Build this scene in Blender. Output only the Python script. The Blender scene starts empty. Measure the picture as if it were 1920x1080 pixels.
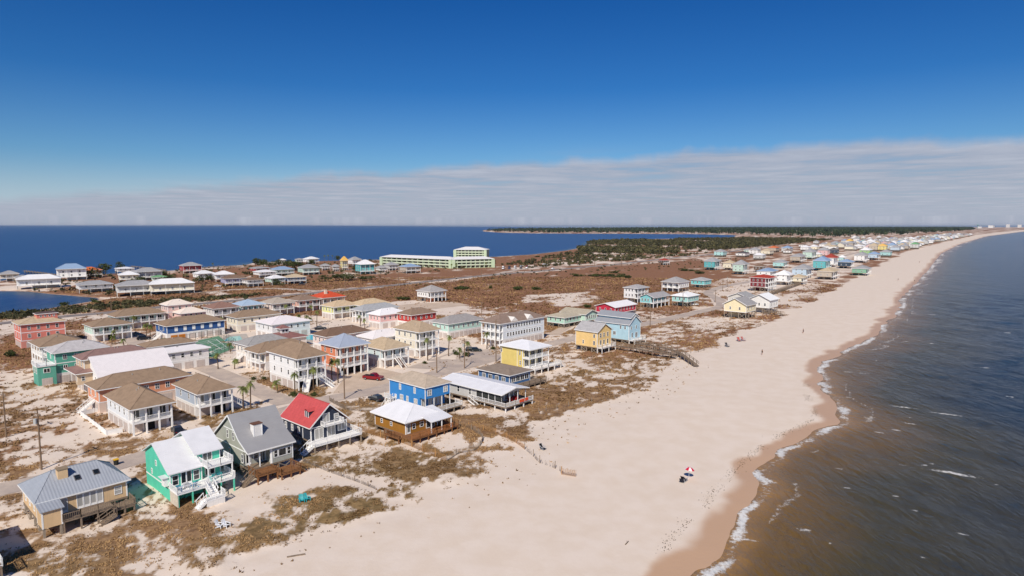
import bpy, bmesh, math, random
import numpy as np
from mathutils import Vector, Matrix
random.seed(7); rng = np.random.default_rng(7)
S = bpy.context.scene
C = S.collection
RAD = math.radians

# ------------------------------------------------------------------ camera, sky, sun, exposure
CAM_H, FPX = 42.0, 1200.0
PITCH = math.atan(118 / FPX)
cd = bpy.data.cameras.new('camera'); cam = bpy.data.objects.new('camera', cd); C.objects.link(cam)
cam.location = (0, 0, CAM_H); cam.rotation_euler = (math.pi / 2 - PITCH, 0, 0)
cd.sensor_width = 36; cd.lens = 36 * FPX / 1920; cd.clip_start = 0.5; cd.clip_end = 120000
S.camera = cam
SUN_AZ, SUN_EL = 192.0, 42.0          # where the sun stands (clockwise from +Y), its height
S.view_settings.view_transform = 'Standard'; S.view_settings.look = 'None'
S.view_settings.gamma = 1; S.view_settings.exposure = 0.22
S.view_settings.use_curve_mapping = False

def sky_world():
    w = bpy.data.worlds.new('World'); S.world = w; w.use_nodes = True
    nt = w.node_tree; N = nt.nodes; L = nt.links; N.clear()
    out = N.new('ShaderNodeOutputWorld'); bg = N.new('ShaderNodeBackground'); L.new(bg.outputs[0], out.inputs[0])
    bg.inputs['Strength'].default_value = 0.10
    sk = N.new('ShaderNodeTexSky'); sk.sky_type = 'NISHITA'; sk.sun_disc = False
    sk.sun_elevation = RAD(SUN_EL); sk.sun_rotation = RAD(SUN_AZ); sk.altitude = 0
    sk.air_density = 1.0; sk.dust_density = 0.35; sk.ozone_density = 3.0
    tint = N.new('ShaderNodeMix'); tint.data_type = 'RGBA'; tint.blend_type = 'MULTIPLY'; tint.inputs[0].default_value = 1
    L.new(sk.outputs[0], tint.inputs[6])
    tc = N.new('ShaderNodeTexCoord'); nrm = N.new('ShaderNodeVectorMath'); nrm.operation = 'NORMALIZE'
    L.new(tc.outputs['Generated'], nrm.inputs[0])
    def math_(op, a, b=None, clamp=False):
        m = N.new('ShaderNodeMath'); m.operation = op; m.use_clamp = clamp
        for i, v in enumerate((a, b)):
            if v is None: continue
            if isinstance(v, (int, float)): m.inputs[i].default_value = v
            else: L.new(v, m.inputs[i])
        return m.outputs[0]
    def mrange(v, a, b, c, d):
        m = N.new('ShaderNodeMapRange'); m.interpolation_type = 'SMOOTHSTEP'
        L.new(v, m.inputs[0])
        for i, q in enumerate((a, b, c, d)): m.inputs[i + 1].default_value = q
        return m.outputs[0]
    # a high stratus sheet whose near rim is a straight line overhead-left to low-right: a half-plane of the cloud deck
    # rim through two directions of the sky
    def dirv(u, v):
        x = (u - 960) / FPX; wv = -(v - 540) / FPX
        return Vector((x, math.cos(PITCH) + wv * math.sin(PITCH), -math.sin(PITCH) + wv * math.cos(PITCH))).normalized()
    n = dirv(0, 366).cross(dirv(1920, 243)).normalized()
    if n.z < 0: n = -n
    dt = N.new('ShaderNodeVectorMath'); dt.operation = 'DOT_PRODUCT'; L.new(nrm.outputs[0], dt.inputs[0]); dt.inputs[1].default_value = n
    sep = N.new('ShaderNodeSeparateXYZ'); L.new(nrm.outputs[0], sep.inputs[0])
    # a dry, polarised-looking clear sky: deepens steadily with height
    dr = N.new('ShaderNodeValToRGB'); L.new(sep.outputs['Z'], dr.inputs[0]); e = dr.color_ramp.elements
    e[0].position = 0.0; e[0].color = (.50, .60, .74, 1); e[1].position = .36; e[1].color = (.038, .275, .62, 1)
    k = e.new(.10); k.color = (.30, .51, .72, 1); k = e.new(.20); k.color = (.11, .36, .66, 1)
    L.new(dr.outputs[0], tint.inputs[7])
    elev = math_('MAXIMUM', sep.outputs['Z'], 0.012)
    # cloud-deck coordinates: direction / elevation
    cx = math_('DIVIDE', sep.outputs['X'], elev); cy = math_('DIVIDE', sep.outputs['Y'], elev)
    cmb = N.new('ShaderNodeCombineXYZ'); L.new(cx, cmb.inputs[0]); L.new(cy, cmb.inputs[1])
    def noise(scale, detail, rough, vec, sx=1, sy=1):
        mp = N.new('ShaderNodeMapping'); L.new(vec, mp.inputs[0]); mp.inputs['Scale'].default_value = (sx, sy, 1)
        t = N.new('ShaderNodeTexNoise'); L.new(mp.outputs[0], t.inputs[0])
        t.inputs['Scale'].default_value = scale; t.inputs['Detail'].default_value = detail; t.inputs['Roughness'].default_value = rough
        return t.outputs[0]
    n1 = noise(0.55, 9, 0.62, cmb.outputs[0]); n2 = noise(9.0, 6, 0.6, nrm.outputs[0], 1, 1)
    n3 = noise(0.16, 4, 0.5, cmb.outputs[0])
    rim = math_('ADD', dt.outputs['Value'], math_('MULTIPLY', math_('SUBTRACT', n2, 0.5), 0.045))
    inside = mrange(rim, 0.006, -0.014, 0.0, 1.0)
    low = mrange(sep.outputs['Z'], 0.0, 0.05, 0.55, 1.0)
    tex = mrange(n1, 0.28, 0.55, 0.55, 1.0)
    dens = math_('MULTIPLY', math_('MULTIPLY', inside, tex), 0.93)
    # thin wisps under the clear part
    wis = math_('MULTIPLY', mrange(n3, 0.52, 0.75, 0, 1), mrange(sep.outputs['Z'], 0.04, 0.16, 0.35, 0.0))
    dens = math_('MAXIMUM', dens, wis)
    cr = N.new('ShaderNodeValToRGB'); L.new(n1, cr.inputs[0])
    cr.color_ramp.elements[0].position = 0.35; cr.color_ramp.elements[0].color = (2.85, 3.15, 4.0, 1)
    cr.color_ramp.elements[1].position = 0.70; cr.color_ramp.elements[1].color = (4.2, 4.45, 5.2, 1)
    hz = N.new('ShaderNodeMix'); hz.data_type = 'RGBA'; L.new(mrange(sep.outputs['Z'], -0.01, 0.10, 0.75, 0.0), hz.inputs[0])
    L.new(tint.outputs[2], hz.inputs[6]); hz.inputs[7].default_value = (4.4, 5.2, 6.3, 1)
    mx = N.new('ShaderNodeMix'); mx.data_type = 'RGBA'; L.new(dens, mx.inputs[0]); L.new(hz.outputs[2], mx.inputs[6]); L.new(cr.outputs[0], mx.inputs[7])
    L.new(mx.outputs[2], bg.inputs['Color'])
sky_world()
sl = bpy.data.lights.new('sun', 'SUN'); sun = bpy.data.objects.new('sun', sl); C.objects.link(sun)
sl.energy = 3.9; sl.angle = RAD(0.53); sl.color = (1.0, 0.93, 0.83)
_d = Vector((math.sin(RAD(SUN_AZ)) * math.cos(RAD(SUN_EL)), math.cos(RAD(SUN_AZ)) * math.cos(RAD(SUN_EL)), math.sin(RAD(SUN_EL))))
sun.rotation_euler = _d.to_track_quat('Z', 'Y').to_euler()
sun.location = (0, -50, 120)

# ------------------------------------------------------------------ helpers
def at(u, v, z=0.0):
    """a place on the level z, as surveyed from the drone"""
    x = (u - 960) / FPX; w = -(v - 540) / FPX
    Y = math.cos(PITCH) + w * math.sin(PITCH); Z = -math.sin(PITCH) + w * math.cos(PITCH)
    t = (z - CAM_H) / Z
    return (x * t, Y * t)
def lin(c):
    return tuple(((v / 255) / 12.92 if v / 255 <= 0.04045 else ((v / 255 + 0.055) / 1.055) ** 2.4) for v in c)
def tag(o, label=None, cat=None, group=None, kind=None):
    if label: o['label'] = label
    if cat: o['category'] = cat
    if group: o['group'] = group
    if kind: o['kind'] = kind
    return o
def empty(name, loc=(0, 0, 0), rz=0, parent=None):
    o = bpy.data.objects.new(name, None); C.objects.link(o); o.location = loc; o.rotation_euler = (0, 0, rz)
    o.empty_display_size = 0.2
    if parent: o.parent = parent
    return o
def link(name, me, parent=None, loc=None, rz=None, scale=None):
    o = bpy.data.objects.new(name, me); C.objects.link(o)
    if parent: o.parent = parent
    if loc: o.location = loc
    if rz is not None: o.rotation_euler = (0, 0, rz)
    if scale: o.scale = scale
    return o
def mesh_np(name, V, Fq, mats=(), attrs=None, smooth=False):
    """V (n,3) array, Fq list/array of faces all with the same corner count"""
    V = np.asarray(V, np.float32); Fq = np.asarray(Fq, np.int32); k = Fq.shape[1]
    me = bpy.data.meshes.new(name); me.vertices.add(len(V)); me.vertices.foreach_set('co', V.ravel())
    me.loops.add(Fq.size); me.loops.foreach_set('vertex_index', Fq.ravel())
    me.polygons.add(len(Fq)); me.polygons.foreach_set('loop_start', np.arange(0, Fq.size, k, dtype=np.int32))
    me.polygons.foreach_set('loop_total', np.full(len(Fq), k, np.int32))
    if smooth: me.polygons.foreach_set('use_smooth', np.ones(len(Fq), bool))
    for an, av in (attrs or {}).items():
        a = me.attributes.new(an, 'FLOAT', 'POINT'); a.data.foreach_set('value', np.asarray(av, np.float32))
    for m in mats: me.materials.append(m)
    me.update(); me.validate()
    return me
class MB:
    def __init__(s): s.v = []; s.f = []; s.m = []
    def quad(s, a, b, c, d, m=0):
        n = len(s.v); s.v += [a, b, c, d]; s.f.append((n, n + 1, n + 2, n + 3)); s.m.append(m); return s
    def tri(s, a, b, c, m=0):
        n = len(s.v); s.v += [a, b, c]; s.f.append((n, n + 1, n + 2)); s.m.append(m); return s
    def box(s, x0, x1, y0, y1, z0, z1, m=0):
        n = len(s.v)
        s.v += [(x0, y0, z0), (x1, y0, z0), (x1, y1, z0), (x0, y1, z0), (x0, y0, z1), (x1, y0, z1), (x1, y1, z1), (x0, y1, z1)]
        for f in ((0, 3, 2, 1), (4, 5, 6, 7), (0, 1, 5, 4), (1, 2, 6, 5), (2, 3, 7, 6), (3, 0, 4, 7)):
            s.f.append(tuple(n + i for i in f)); s.m.append(m)
        return s
    def bar(s, p, q, w, h=None, m=0):
        """a square bar from p to q"""
        p, q = Vector(p), Vector(q); d = (q - p).normalized(); h = h or w
        up = Vector((0, 0, 1)) if abs(d.z) < 0.95 else Vector((1, 0, 0))
        a = d.cross(up).normalized() * w / 2; b = a.cross(d).normalized() * h / 2
        n = len(s.v)
        for c in (p, q):
            s.v += [tuple(c - a - b), tuple(c + a - b), tuple(c + a + b), tuple(c - a + b)]
        for f in ((0, 1, 2, 3), (7, 6, 5, 4), (0, 4, 5, 1), (1, 5, 6, 2), (2, 6, 7, 3), (3, 7, 4, 0)):
            s.f.append(tuple(n + i for i in f)); s.m.append(m)
        return s
    def tube(s, p, q, r0, r1, k=8, m=0, cap=True):
        p, q = Vector(p), Vector(q); d = (q - p).normalized()
        up = Vector((0, 0, 1)) if abs(d.z) < 0.95 else Vector((1, 0, 0))
        a = d.cross(up).normalized(); b = a.cross(d).normalized(); n = len(s.v)
        for c, r in ((p, r0), (q, r1)):
            for i in range(k):
                t = 2 * math.pi * i / k; s.v.append(tuple(c + a * (r * math.cos(t)) + b * (r * math.sin(t))))
        for i in range(k):
            j = (i + 1) % k; s.f.append((n + i, n + j, n + k + j, n + k + i)); s.m.append(m)
        if cap:
            s.f.append(tuple(n + k + i for i in range(k))); s.m.append(m)
            s.f.append(tuple(n + k - 1 - i for i in range(k))); s.m.append(m)
        return s
    def poly(s, pts, m=0):
        n = len(s.v); s.v += list(pts); s.f.append(tuple(range(n, n + len(pts)))); s.m.append(m); return s
    def mesh(s, name, *mats):
        me = bpy.data.meshes.new(name); me.from_pydata([tuple(p) for p in s.v], [], s.f)
        for m in mats: me.materials.append(m)
        if len(mats) > 1: me.polygons.foreach_set('material_index', s.m)
        bm = bmesh.new(); bm.from_mesh(me); bmesh.ops.recalc_face_normals(bm, faces=bm.faces); bm.to_mesh(me); bm.free()
        return me
    def build(s, name, mat, parent=None, loc=None, rz=None):
        mats = mat if isinstance(mat, (list, tuple)) else (mat,)
        return link(name, s.mesh(name, *mats), parent, loc, rz)

# numpy value noise
_perm = rng.integers(0, 2**31, 4096)
def vnoise(x, y, seed=0):
    xi = np.floor(x).astype(np.int64); yi = np.floor(y).astype(np.int64); fx = x - xi; fy = y - yi
    fx = fx * fx * (3 - 2 * fx); fy = fy * fy * (3 - 2 * fy)
    def h(a, b): return (_perm[(_perm[(a + seed * 131) % 4096] + b) % 4096] % 100003) / 100003.0
    return (h(xi, yi) * (1 - fx) + h(xi + 1, yi) * fx) * (1 - fy) + (h(xi, yi + 1) * (1 - fx) + h(xi + 1, yi + 1) * fx) * fy
def fbm(x, y, seed=0, oct=4, g=0.5):
    s = 0; a = 1; t = 0
    for o in range(oct):
        s = s + a * vnoise(x * 2**o, y * 2**o, seed + o * 17); t += a; a *= g
    return s / t
def sstep(a, b, x):
    t = np.clip((x - a) / (b - a), 0, 1); return t * t * (3 - 2 * t)
def in_poly(x, y, P):
    P = np.asarray(P, float); r = np.zeros(x.shape, bool); j = len(P) - 1
    for i in range(len(P)):
        xi, yi = P[i]; xj, yj = P[j]
        c = ((yi > y) != (yj > y)) & (x < (xj - xi) * (y - yi) / (yj - yi + 1e-12) + xi)
        r ^= c; j = i
    return r
def dist_line(x, y, P, closed=False):
    P = np.asarray(P, float); d = np.full(x.shape, 1e9)
    for i in range(len(P) - (0 if closed else 1)):
        a, b = P[i], P[(i + 1) % len(P)]; ab = b - a; L2 = ab @ ab + 1e-9
        t = np.clip(((x - a[0]) * ab[0] + (y - a[1]) * ab[1]) / L2, 0, 1)
        d = np.minimum(d, np.hypot(x - a[0] - t * ab[0], y - a[1] - t * ab[1]))
    return d

# ------------------------------------------------------------------ materials
M = {}
def nodes(name):
    m = bpy.data.materials.new(name); m.use_nodes = True; nt = m.node_tree
    return m, nt, nt.nodes, nt.links, nt.nodes['Principled BSDF']
def mat(name, rgb, rough=0.7, var=0.12, scale=1.5, metal=0.0, bump=0.0, spec=0.3, streak=0.0, wave=None):
    """painted / natural surface with slow colour variation, weather streaks and fine relief"""
    if name in M: return M[name]
    m, nt, N, L, B = nodes(name); c = lin(rgb)
    tc = N.new('ShaderNodeTexCoord')
    t = N.new('ShaderNodeTexNoise'); L.new(tc.outputs['Object'], t.inputs[0]); t.inputs['Scale'].default_value = scale; t.inputs['Detail'].default_value = 5
    r = N.new('ShaderNodeMapRange'); L.new(t.outputs[0], r.inputs[0]); r.inputs[1].default_value = 0.3; r.inputs[2].default_value = 0.7
    r.inputs[3].default_value = 1 - var; r.inputs[4].default_value = 1 + var * 0.5
    v = N.new('ShaderNodeVectorMath'); v.operation = 'SCALE'; v.inputs[0].default_value = c; L.new(r.outputs[0], v.inputs['Scale'])
    col = v.outputs[0]
    if streak:
        mp = N.new('ShaderNodeMapping'); L.new(tc.outputs['Object'], mp.inputs[0]); mp.inputs['Scale'].default_value = (2.2, 2.2, 0.12)
        t2 = N.new('ShaderNodeTexNoise'); L.new(mp.outputs[0], t2.inputs[0]); t2.inputs['Scale'].default_value = 1.6; t2.inputs['Detail'].default_value = 4
        r2 = N.new('ShaderNodeMapRange'); L.new(t2.outputs[0], r2.inputs[0]); r2.inputs[1].default_value = 0.5; r2.inputs[2].default_value = 0.75
        r2.inputs[3].default_value = 1; r2.inputs[4].default_value = 1 - streak
        v2 = N.new('ShaderNodeVectorMath'); v2.operation = 'SCALE'; L.new(col, v2.inputs[0]); L.new(r2.outputs[0], v2.inputs['Scale']); col = v2.outputs[0]
    L.new(col, B.inputs['Base Color'])
    B.inputs['Roughness'].default_value = rough; B.inputs['Metallic'].default_value = metal; B.inputs['Specular IOR Level'].default_value = spec
    if bump or wave:
        b = N.new('ShaderNodeBump'); b.inputs['Strength'].default_value = bump or 0.5; b.inputs['Distance'].default_value = 0.05
        if wave:
            w = N.new('ShaderNodeTexWave'); w.wave_type = 'BANDS'; w.bands_direction = wave[0]; w.inputs['Scale'].default_value = wave[1]; w.inputs['Distortion'].default_value = 0
            L.new(tc.outputs['Object'], w.inputs[0]); L.new(w.outputs[0], b.inputs['Height'])
        else:
            t3 = N.new('ShaderNodeTexNoise'); L.new(tc.outputs['Object'], t3.inputs[0]); t3.inputs['Scale'].default_value = scale * 8; L.new(t3.outputs[0], b.inputs['Height'])
        L.new(b.outputs[0], B.inputs['Normal'])
    M[name] = m; return m
def glass_mat(name, lo, hi, p0, p1):
    m, nt, N, L, B = nodes(name)
    oi = N.new('ShaderNodeObjectInfo'); cr = N.new('ShaderNodeValToRGB'); L.new(oi.outputs['Random'], cr.inputs[0])
    cr.color_ramp.elements[0].color = (*lo, 1); cr.color_ramp.elements[1].color = (*hi, 1)
    cr.color_ramp.elements[0].position = p0; cr.color_ramp.elements[1].position = p1
    L.new(cr.outputs[0], B.inputs['Base Color']); B.inputs['Roughness'].default_value = 0.08; B.inputs['Specular IOR Level'].default_value = 0.5
    return m
GLASS = glass_mat('window_glass', (.012, .016, .02), (.16, .16, .15), .4, .95)
BLIND = glass_mat('window_with_blinds', (.30, .29, .27), (.52, .50, .46), .0, 1.0)

# ------------------------------------------------------------------ land and water
SEA = -0.8
def sh(*pts): return [at(u, v, SEA) for u, v in pts]
GULF = [(-190, -230), (-95, -90), (-38, -8)] + sh((1270, 1080), (1300, 1040), (1330, 1000), (1372, 962), (1402, 925), (1425, 890), (1470, 852), (1530, 815),
        (1562, 790), (1556, 770), (1535, 745), (1525, 720), (1545, 690), (1600, 655), (1650, 630), (1670, 600), (1684, 570), (1708, 540), (1738, 510),
        (1753, 490), (1766, 475), (1800, 458), (1850, 443), (1920, 434), (2100, 429.5))
FAR = sh((2600, 427.5), (2600, 425.6), (1900, 426), (1500, 427), (1200, 428), (960, 430), (905, 431.5))
BAY = sh((905, 434), (940, 436.5), (1000, 437.8), (1200, 438.6), (1300, 439.2), (1380, 441), (1375, 445), (1300, 447), (1200, 448.5), (1112, 451), (1100, 457),
         (1104, 462), (1060, 470), (1000, 477), (930, 481.5), (800, 484.5), (700, 487), (620, 489), (480, 491.5), (462, 496.5), (400, 500.5), (330, 507),
         (230, 512), (100, 519), (30, 522), (0, 527), (-200, 535), (-420, 542), (-420, 556), (-200, 549), (0, 546), (50, 546.5), (100, 552), (180, 558.5),
         (187, 561.5), (165, 566), (100, 577), (0, 589), (-200, 614))
LAND = GULF + FAR + BAY + [(-420, 200), (-600, 100), (-600, -230)]
ROADS = {
    'street': (6.2, [(-190, -45), (-120, 43), at(0, 918), at(110, 900), at(250, 862), (-57.2, 131), at(600, 752), at(700, 733), at(850, 692), at(1060, 638), at(1220, 605), at(1305, 586), at(1352, 574),
                     at(1346, 561), at(1328, 549), at(1358, 537), at(1410, 527), at(1470, 512), at(1540, 492), at(1620, 471), at(1720, 452)]),
    'compound_road': (6.0, [at(540, 757), at(478, 729), at(395, 693), at(344, 675), at(300, 661), at(262, 645), at(235, 633), at(225, 622)]),
    'highway': (8.5, [at(-700, 662), at(-200, 625), at(0, 606.5), at(92, 596), at(194, 587), at(300, 576), at(460, 562), at(640, 544), at(745, 534), at(827, 525), at(921, 515.5), at(1022, 507.5),
                      at(1093, 501), at(1147, 496.5), at(1231, 487), at(1293, 480.5), at(1345, 475.5), at(1450, 460), at(1560, 447)]),
    'side_road': (4.5, [at(355, 549), at(400, 547), at(440, 543), at(520, 541), at(600, 546)]),
    'cross_road': (4.5, [at(1240, 603), at(1190, 598), at(1090, 603), at(1035, 628)]),
    'parking_road': (5.0, [at(930, 514), at(965, 507), at(1010, 500), at(1040, 497)]),
}
def road_dist(x, y):
    d = np.full(x.shape, 1e9)
    for w, P in ROADS.values(): d = np.minimum(d, dist_line(x, y, P) - w / 2)
    return d
# where the dune line ends and the open beach begins
DUNE = [(-190, -150), (-60, 40)] + [at(u, v) for u, v in ((330, 1085), (440, 1020), (520, 1000), (640, 965), (700, 945), (770, 930), (880, 905), (950, 862), (985, 835), (1010, 800), (1080, 775), (1170, 745),
        (1265, 690), (1300, 660), (1330, 650), (1420, 612), (1470, 592), (1560, 548), (1610, 520), (1700, 472), (1770, 455), (1835, 440), (1920, 431), (2200, 428))]
INLAND = DUNE + [(9000, 30000), (-20000, 30000), (-20000, -150)]
def P_(*pts): return [at(u, v) for u, v in pts]
# patches: polygon, plant cover
PATCH = [
    (P_((0, 640), (40, 620), (250, 590), (700, 548), (900, 520), (1300, 488), (1420, 500), (1330, 530), (1200, 560), (1050, 590), (860, 570), (760, 570), (700, 600), (300, 600), (120, 620), (50, 690), (0, 700)), 0.93),
    (P_((0, 690), (60, 700), (160, 790), (240, 820), (270, 850), (120, 900), (0, 910)), 0.52),
    (P_((100, 735), (170, 780), (100, 800), (30, 760)), 0.38),
    (P_((990, 553), (1110, 548), (1130, 566), (1060, 575), (960, 572)), 0.45),
    (P_((850, 575), (960, 575), (1000, 590), (930, 600), (840, 590)), 0.55),
    (P_((385, 1000), (375, 960), (450, 900), (530, 880), (560, 868), (680, 880), (720, 925), (620, 935), (545, 925), (470, 935), (445, 985), (470, 1015), (420, 1040)), 0.10),
    (P_((530, 880), (600, 868), (690, 905), (640, 925)), 0.05),
    (P_((455, 1000), (470, 960), (540, 930), (640, 925), (690, 935), (640, 975), (560, 1005), (480, 1018)), 0.80),
    (P_((40, 1080), (60, 1010), (250, 950), (350, 960), (440, 1000), (460, 1025), (380, 1080)), 0.56),
    (P_((560, 862), (620, 840), (720, 830), (760, 900), (740, 930), (690, 900)), 0.55),
    (P_((690, 830), (760, 850), (870, 840), (950, 845), (900, 890), (780, 905), (715, 880)), 0.80),
    (P_((820, 800), (900, 785), (990, 800), (1000, 825), (900, 828)), 0.90),
    (P_((850, 775), (980, 770), (1060, 790), (1000, 800), (880, 785)), 0.35),
    (P_((960, 760), (1040, 735), (1100, 745), (1070, 775), (1010, 785)), 0.75),
    (P_((1000, 700), (1120, 670), (1230, 680), (1200, 730), (1080, 745)), 0.62),
    (P_((1210, 620), (1420, 585), (1400, 610), (1310, 640), (1230, 640)), 0.50),
    (P_((330, 640), (560, 590), (800, 600), (930, 650), (900, 700), (760, 740), (600, 760), (440, 770), (330, 700), (220, 650)), 0.26),
    (P_((640, 695), (700, 690), (790, 690), (850, 690), (760, 725), (620, 740)), 0.0),
    (P_((470, 715), (560, 700), (620, 735), (560, 752), (500, 735)), 0.88),
    (P_((435, 700), (520, 690), (535, 712), (470, 718)), 0.80),
    (P_((790, 690), (900, 665), (940, 680), (870, 700)), 0.40),
    (P_((700, 570), (790, 562), (880, 575), (830, 590), (740, 590)), 0.25),
    (P_((0, 545), (0, 525), (300, 510), (620, 490), (960, 483), (960, 512), (640, 540), (300, 570), (190, 575), (190, 556)), 0.80),
    (P_((0, 522), (90, 520), (160, 530), (100, 545), (0, 543)), 0.45),
    (P_((940, 482), (1080, 466), (1110, 478), (1000, 495), (940, 500)), 0.88),
    (P_((1340, 545), (1430, 520), (1560, 480), (1640, 465), (1600, 510), (1500, 560), (1400, 590)), 0.45),
    (P_((1400, 500), (1330, 520), (1330, 490), (1450, 465), (1500, 470)), 0.65),
    (P_((318, 651), (410, 627), (446, 652), (470, 640), (462, 624), (420, 626), (392, 677)), 0.0),
    (P_((545, 643), (555, 624), (604, 622), (608, 642)), 0.0),
    (P_((215, 790), (330, 780), (400, 800), (330, 840), (240, 830)), 0.45),
]
def soft_poly(x, y, P, w):
    ins = in_poly(x, y, P); d = dist_line(x, y, P, True)
    return sstep(-w, w, np.where(ins, d, -d))
def land_fields(x, y, fine=True):
    r = np.hypot(x, y)
    wx = x + (fbm(x / 9, y / 9, 3, 3) - .5) * 9; wy = y + (fbm(x / 9, y / 9, 5, 3) - .5) * 9
    near = r < 3000
    cover = 0.62 * soft_poly(wx, wy, INLAND, 3.0)
    for P, c in PATCH:
        m = soft_poly(wx, wy, P, 2.5); cover = cover * (1 - m) + c * m
    n = fbm(x / 2.6, y / 2.6, 11, 5, 0.7); nb = fbm(x / 17, y / 17, 13, 5, 0.6); t = sstep(130, 420, r)
    n = n * (1 - t * .7) + nb * t * .7 + (nb - .5) * .45 * (1 - t)
    cov = sstep(-0.34, 0.30, cover - 0.13 - (0.5 + (n - 0.5) * 1.9) * 0.86)
    cov = np.where(cover < 0.03, 0, cov)
    return cover, cov
def height(x, y, dshore, cover, rd):
    h = np.interp(dshore, [-60, -12, 0, 5, 28, 45], [-4.5, -1.7, SEA, -0.55, -0.05, 0.0])
    am = sstep(2, 10, rd) * sstep(22, 45, dshore) * sstep(0.1, 0.6, cover) * sstep(420, 200, np.hypot(x, y))
    return h + am * (fbm(x / 13, y / 13, 23, 3) - 0.35) * 0.9 + sstep(10, 40, dshore) * sstep(2, 8, rd) * sstep(500, 200, np.hypot(x, y)) * (fbm(x / 5, y / 5, 29, 2) - .5) * 0.12
def scallop(x, y, dg):
    return ((fbm(x / 9, y / 9, 141, 3) - .5) * 5.0 + (fbm(x / 40, y / 40, 143, 2) - .5) * 6) * sstep(40, 6, dg) * sstep(900, 200, np.hypot(x, y))
def polar_grid(rs, az):
    A, R_ = np.meshgrid(az, rs); x = (R_ * np.sin(A)).ravel(); y = (R_ * np.cos(A)).ravel()
    n, m = len(rs), len(az); i = (np.arange(n - 1)[:, None] * m + np.arange(m - 1)[None]).ravel()
    F = np.stack([i, i + 1, i + m + 1, i + m], 1)
    return x, y, F
def steps(a, b, f, mx):
    o = [a]
    while o[-1] < b: o.append(o[-1] + min(max(o[-1] * f, .5), mx))
    return np.array(o)
def attr_node(N, name):
    a = N.new('ShaderNodeAttribute'); a.attribute_name = name; return a.outputs['Fac']
def mixc(N, L, f, a, b):
    m = N.new('ShaderNodeMix'); m.data_type = 'RGBA'
    if isinstance(f, float): m.inputs[0].default_value = f
    else: L.new(f, m.inputs[0])
    for i, c in ((6, a), (7, b)):
        if isinstance(c, tuple): m.inputs[i].default_value = (*c, 1)
        else: L.new(c, m.inputs[i])
    return m.outputs[2]
def nz(N, L, vec, scale, detail=4, rough=.55, mapping=None):
    if mapping:
        mp = N.new('ShaderNodeMapping'); L.new(vec, mp.inputs[0]); mp.inputs['Scale'].default_value = mapping[0]; mp.inputs['Rotation'].default_value = (0, 0, mapping[1]); vec = mp.outputs[0]
    t = N.new('ShaderNodeTexNoise'); L.new(vec, t.inputs[0]); t.inputs['Scale'].default_value = scale; t.inputs['Detail'].default_value = detail; t.inputs['Roughness'].default_value = rough
    return t.outputs[0]
def mr(N, L, v, a, b, c=0.0, d=1.0):
    m = N.new('ShaderNodeMapRange'); m.interpolation_type = 'SMOOTHSTEP'; L.new(v, m.inputs[0])
    for i, q in enumerate((a, b, c, d)): m.inputs[i + 1].default_value = q
    return m.outputs[0]
def ma(N, L, op, a, b):
    m = N.new('ShaderNodeMath'); m.operation = op
    for i, q in enumerate((a, b)):
        if isinstance(q, (int, float)): m.inputs[i].default_value = q
        else: L.new(q, m.inputs[i])
    return m.outputs[0]
def ground_mat():
    m, nt, N, L, B = nodes('sand_and_dune_scrub')
    tc = N.new('ShaderNodeTexCoord').outputs['Object']
    cov, wet, tone = attr_node(N, 'cover'), attr_node(N, 'wet'), attr_node(N, 'tone')
    n1 = nz(N, L, tc, 0.75, 7, .72); n2 = nz(N, L, tc, 0.05, 4); n3 = nz(N, L, tc, 0.25, 5, .6)
    sand = mixc(N, L, mr(N, L, n3, .3, .7), lin((220, 201, 181)), lin((226, 209, 192)))
    sand = mixc(N, L, mr(N, L, n1, .62, .8, 0, .22), sand, lin((186, 162, 134)))
    dry = mixc(N, L, mr(N, L, n1, .35, .65), lin((112, 82, 56)), lin((164, 130, 94)))
    red = mixc(N, L, mr(N, L, n1, .35, .65), lin((116, 78, 54)), lin((160, 116, 84)))
    olive = mixc(N, L, mr(N, L, n1, .35, .65), lin((100, 82, 50)), lin((150, 122, 82)))
    g = mixc(N, L, mr(N, L, tone, .35, .6), olive, dry); g = mixc(N, L, mr(N, L, tone, .6, .9), g, red)
    fac = mr(N, L, ma(N, L, 'ADD', cov, ma(N, L, 'MULTIPLY', ma(N, L, 'SUBTRACT', n1, .5), 1.7)), .26, .80)
    c = mixc(N, L, fac, sand, g)
    c = mixc(N, L, wet, c, lin((196, 160, 128)))
    L.new(c, B.inputs['Base Color'])
    L.new(mr(N, L, wet, 0, 1, .95, .42), B.inputs['Roughness']); B.inputs['Specular IOR Level'].default_value = 0.25
    b = N.new('ShaderNodeBump'); b.inputs['Strength'].default_value = .5; b.inputs['Distance'].default_value = .16
    L.new(ma(N, L, 'ADD', ma(N, L, 'MULTIPLY', nz(N, L, tc, 1.6, 6, .65), ma(N, L, 'ADD', cov, .34)), ma(N, L, 'MULTIPLY', n3, .16)), b.inputs['Height'])
    L.new(b.outputs[0], B.inputs['Normal'])
    return m
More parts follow.
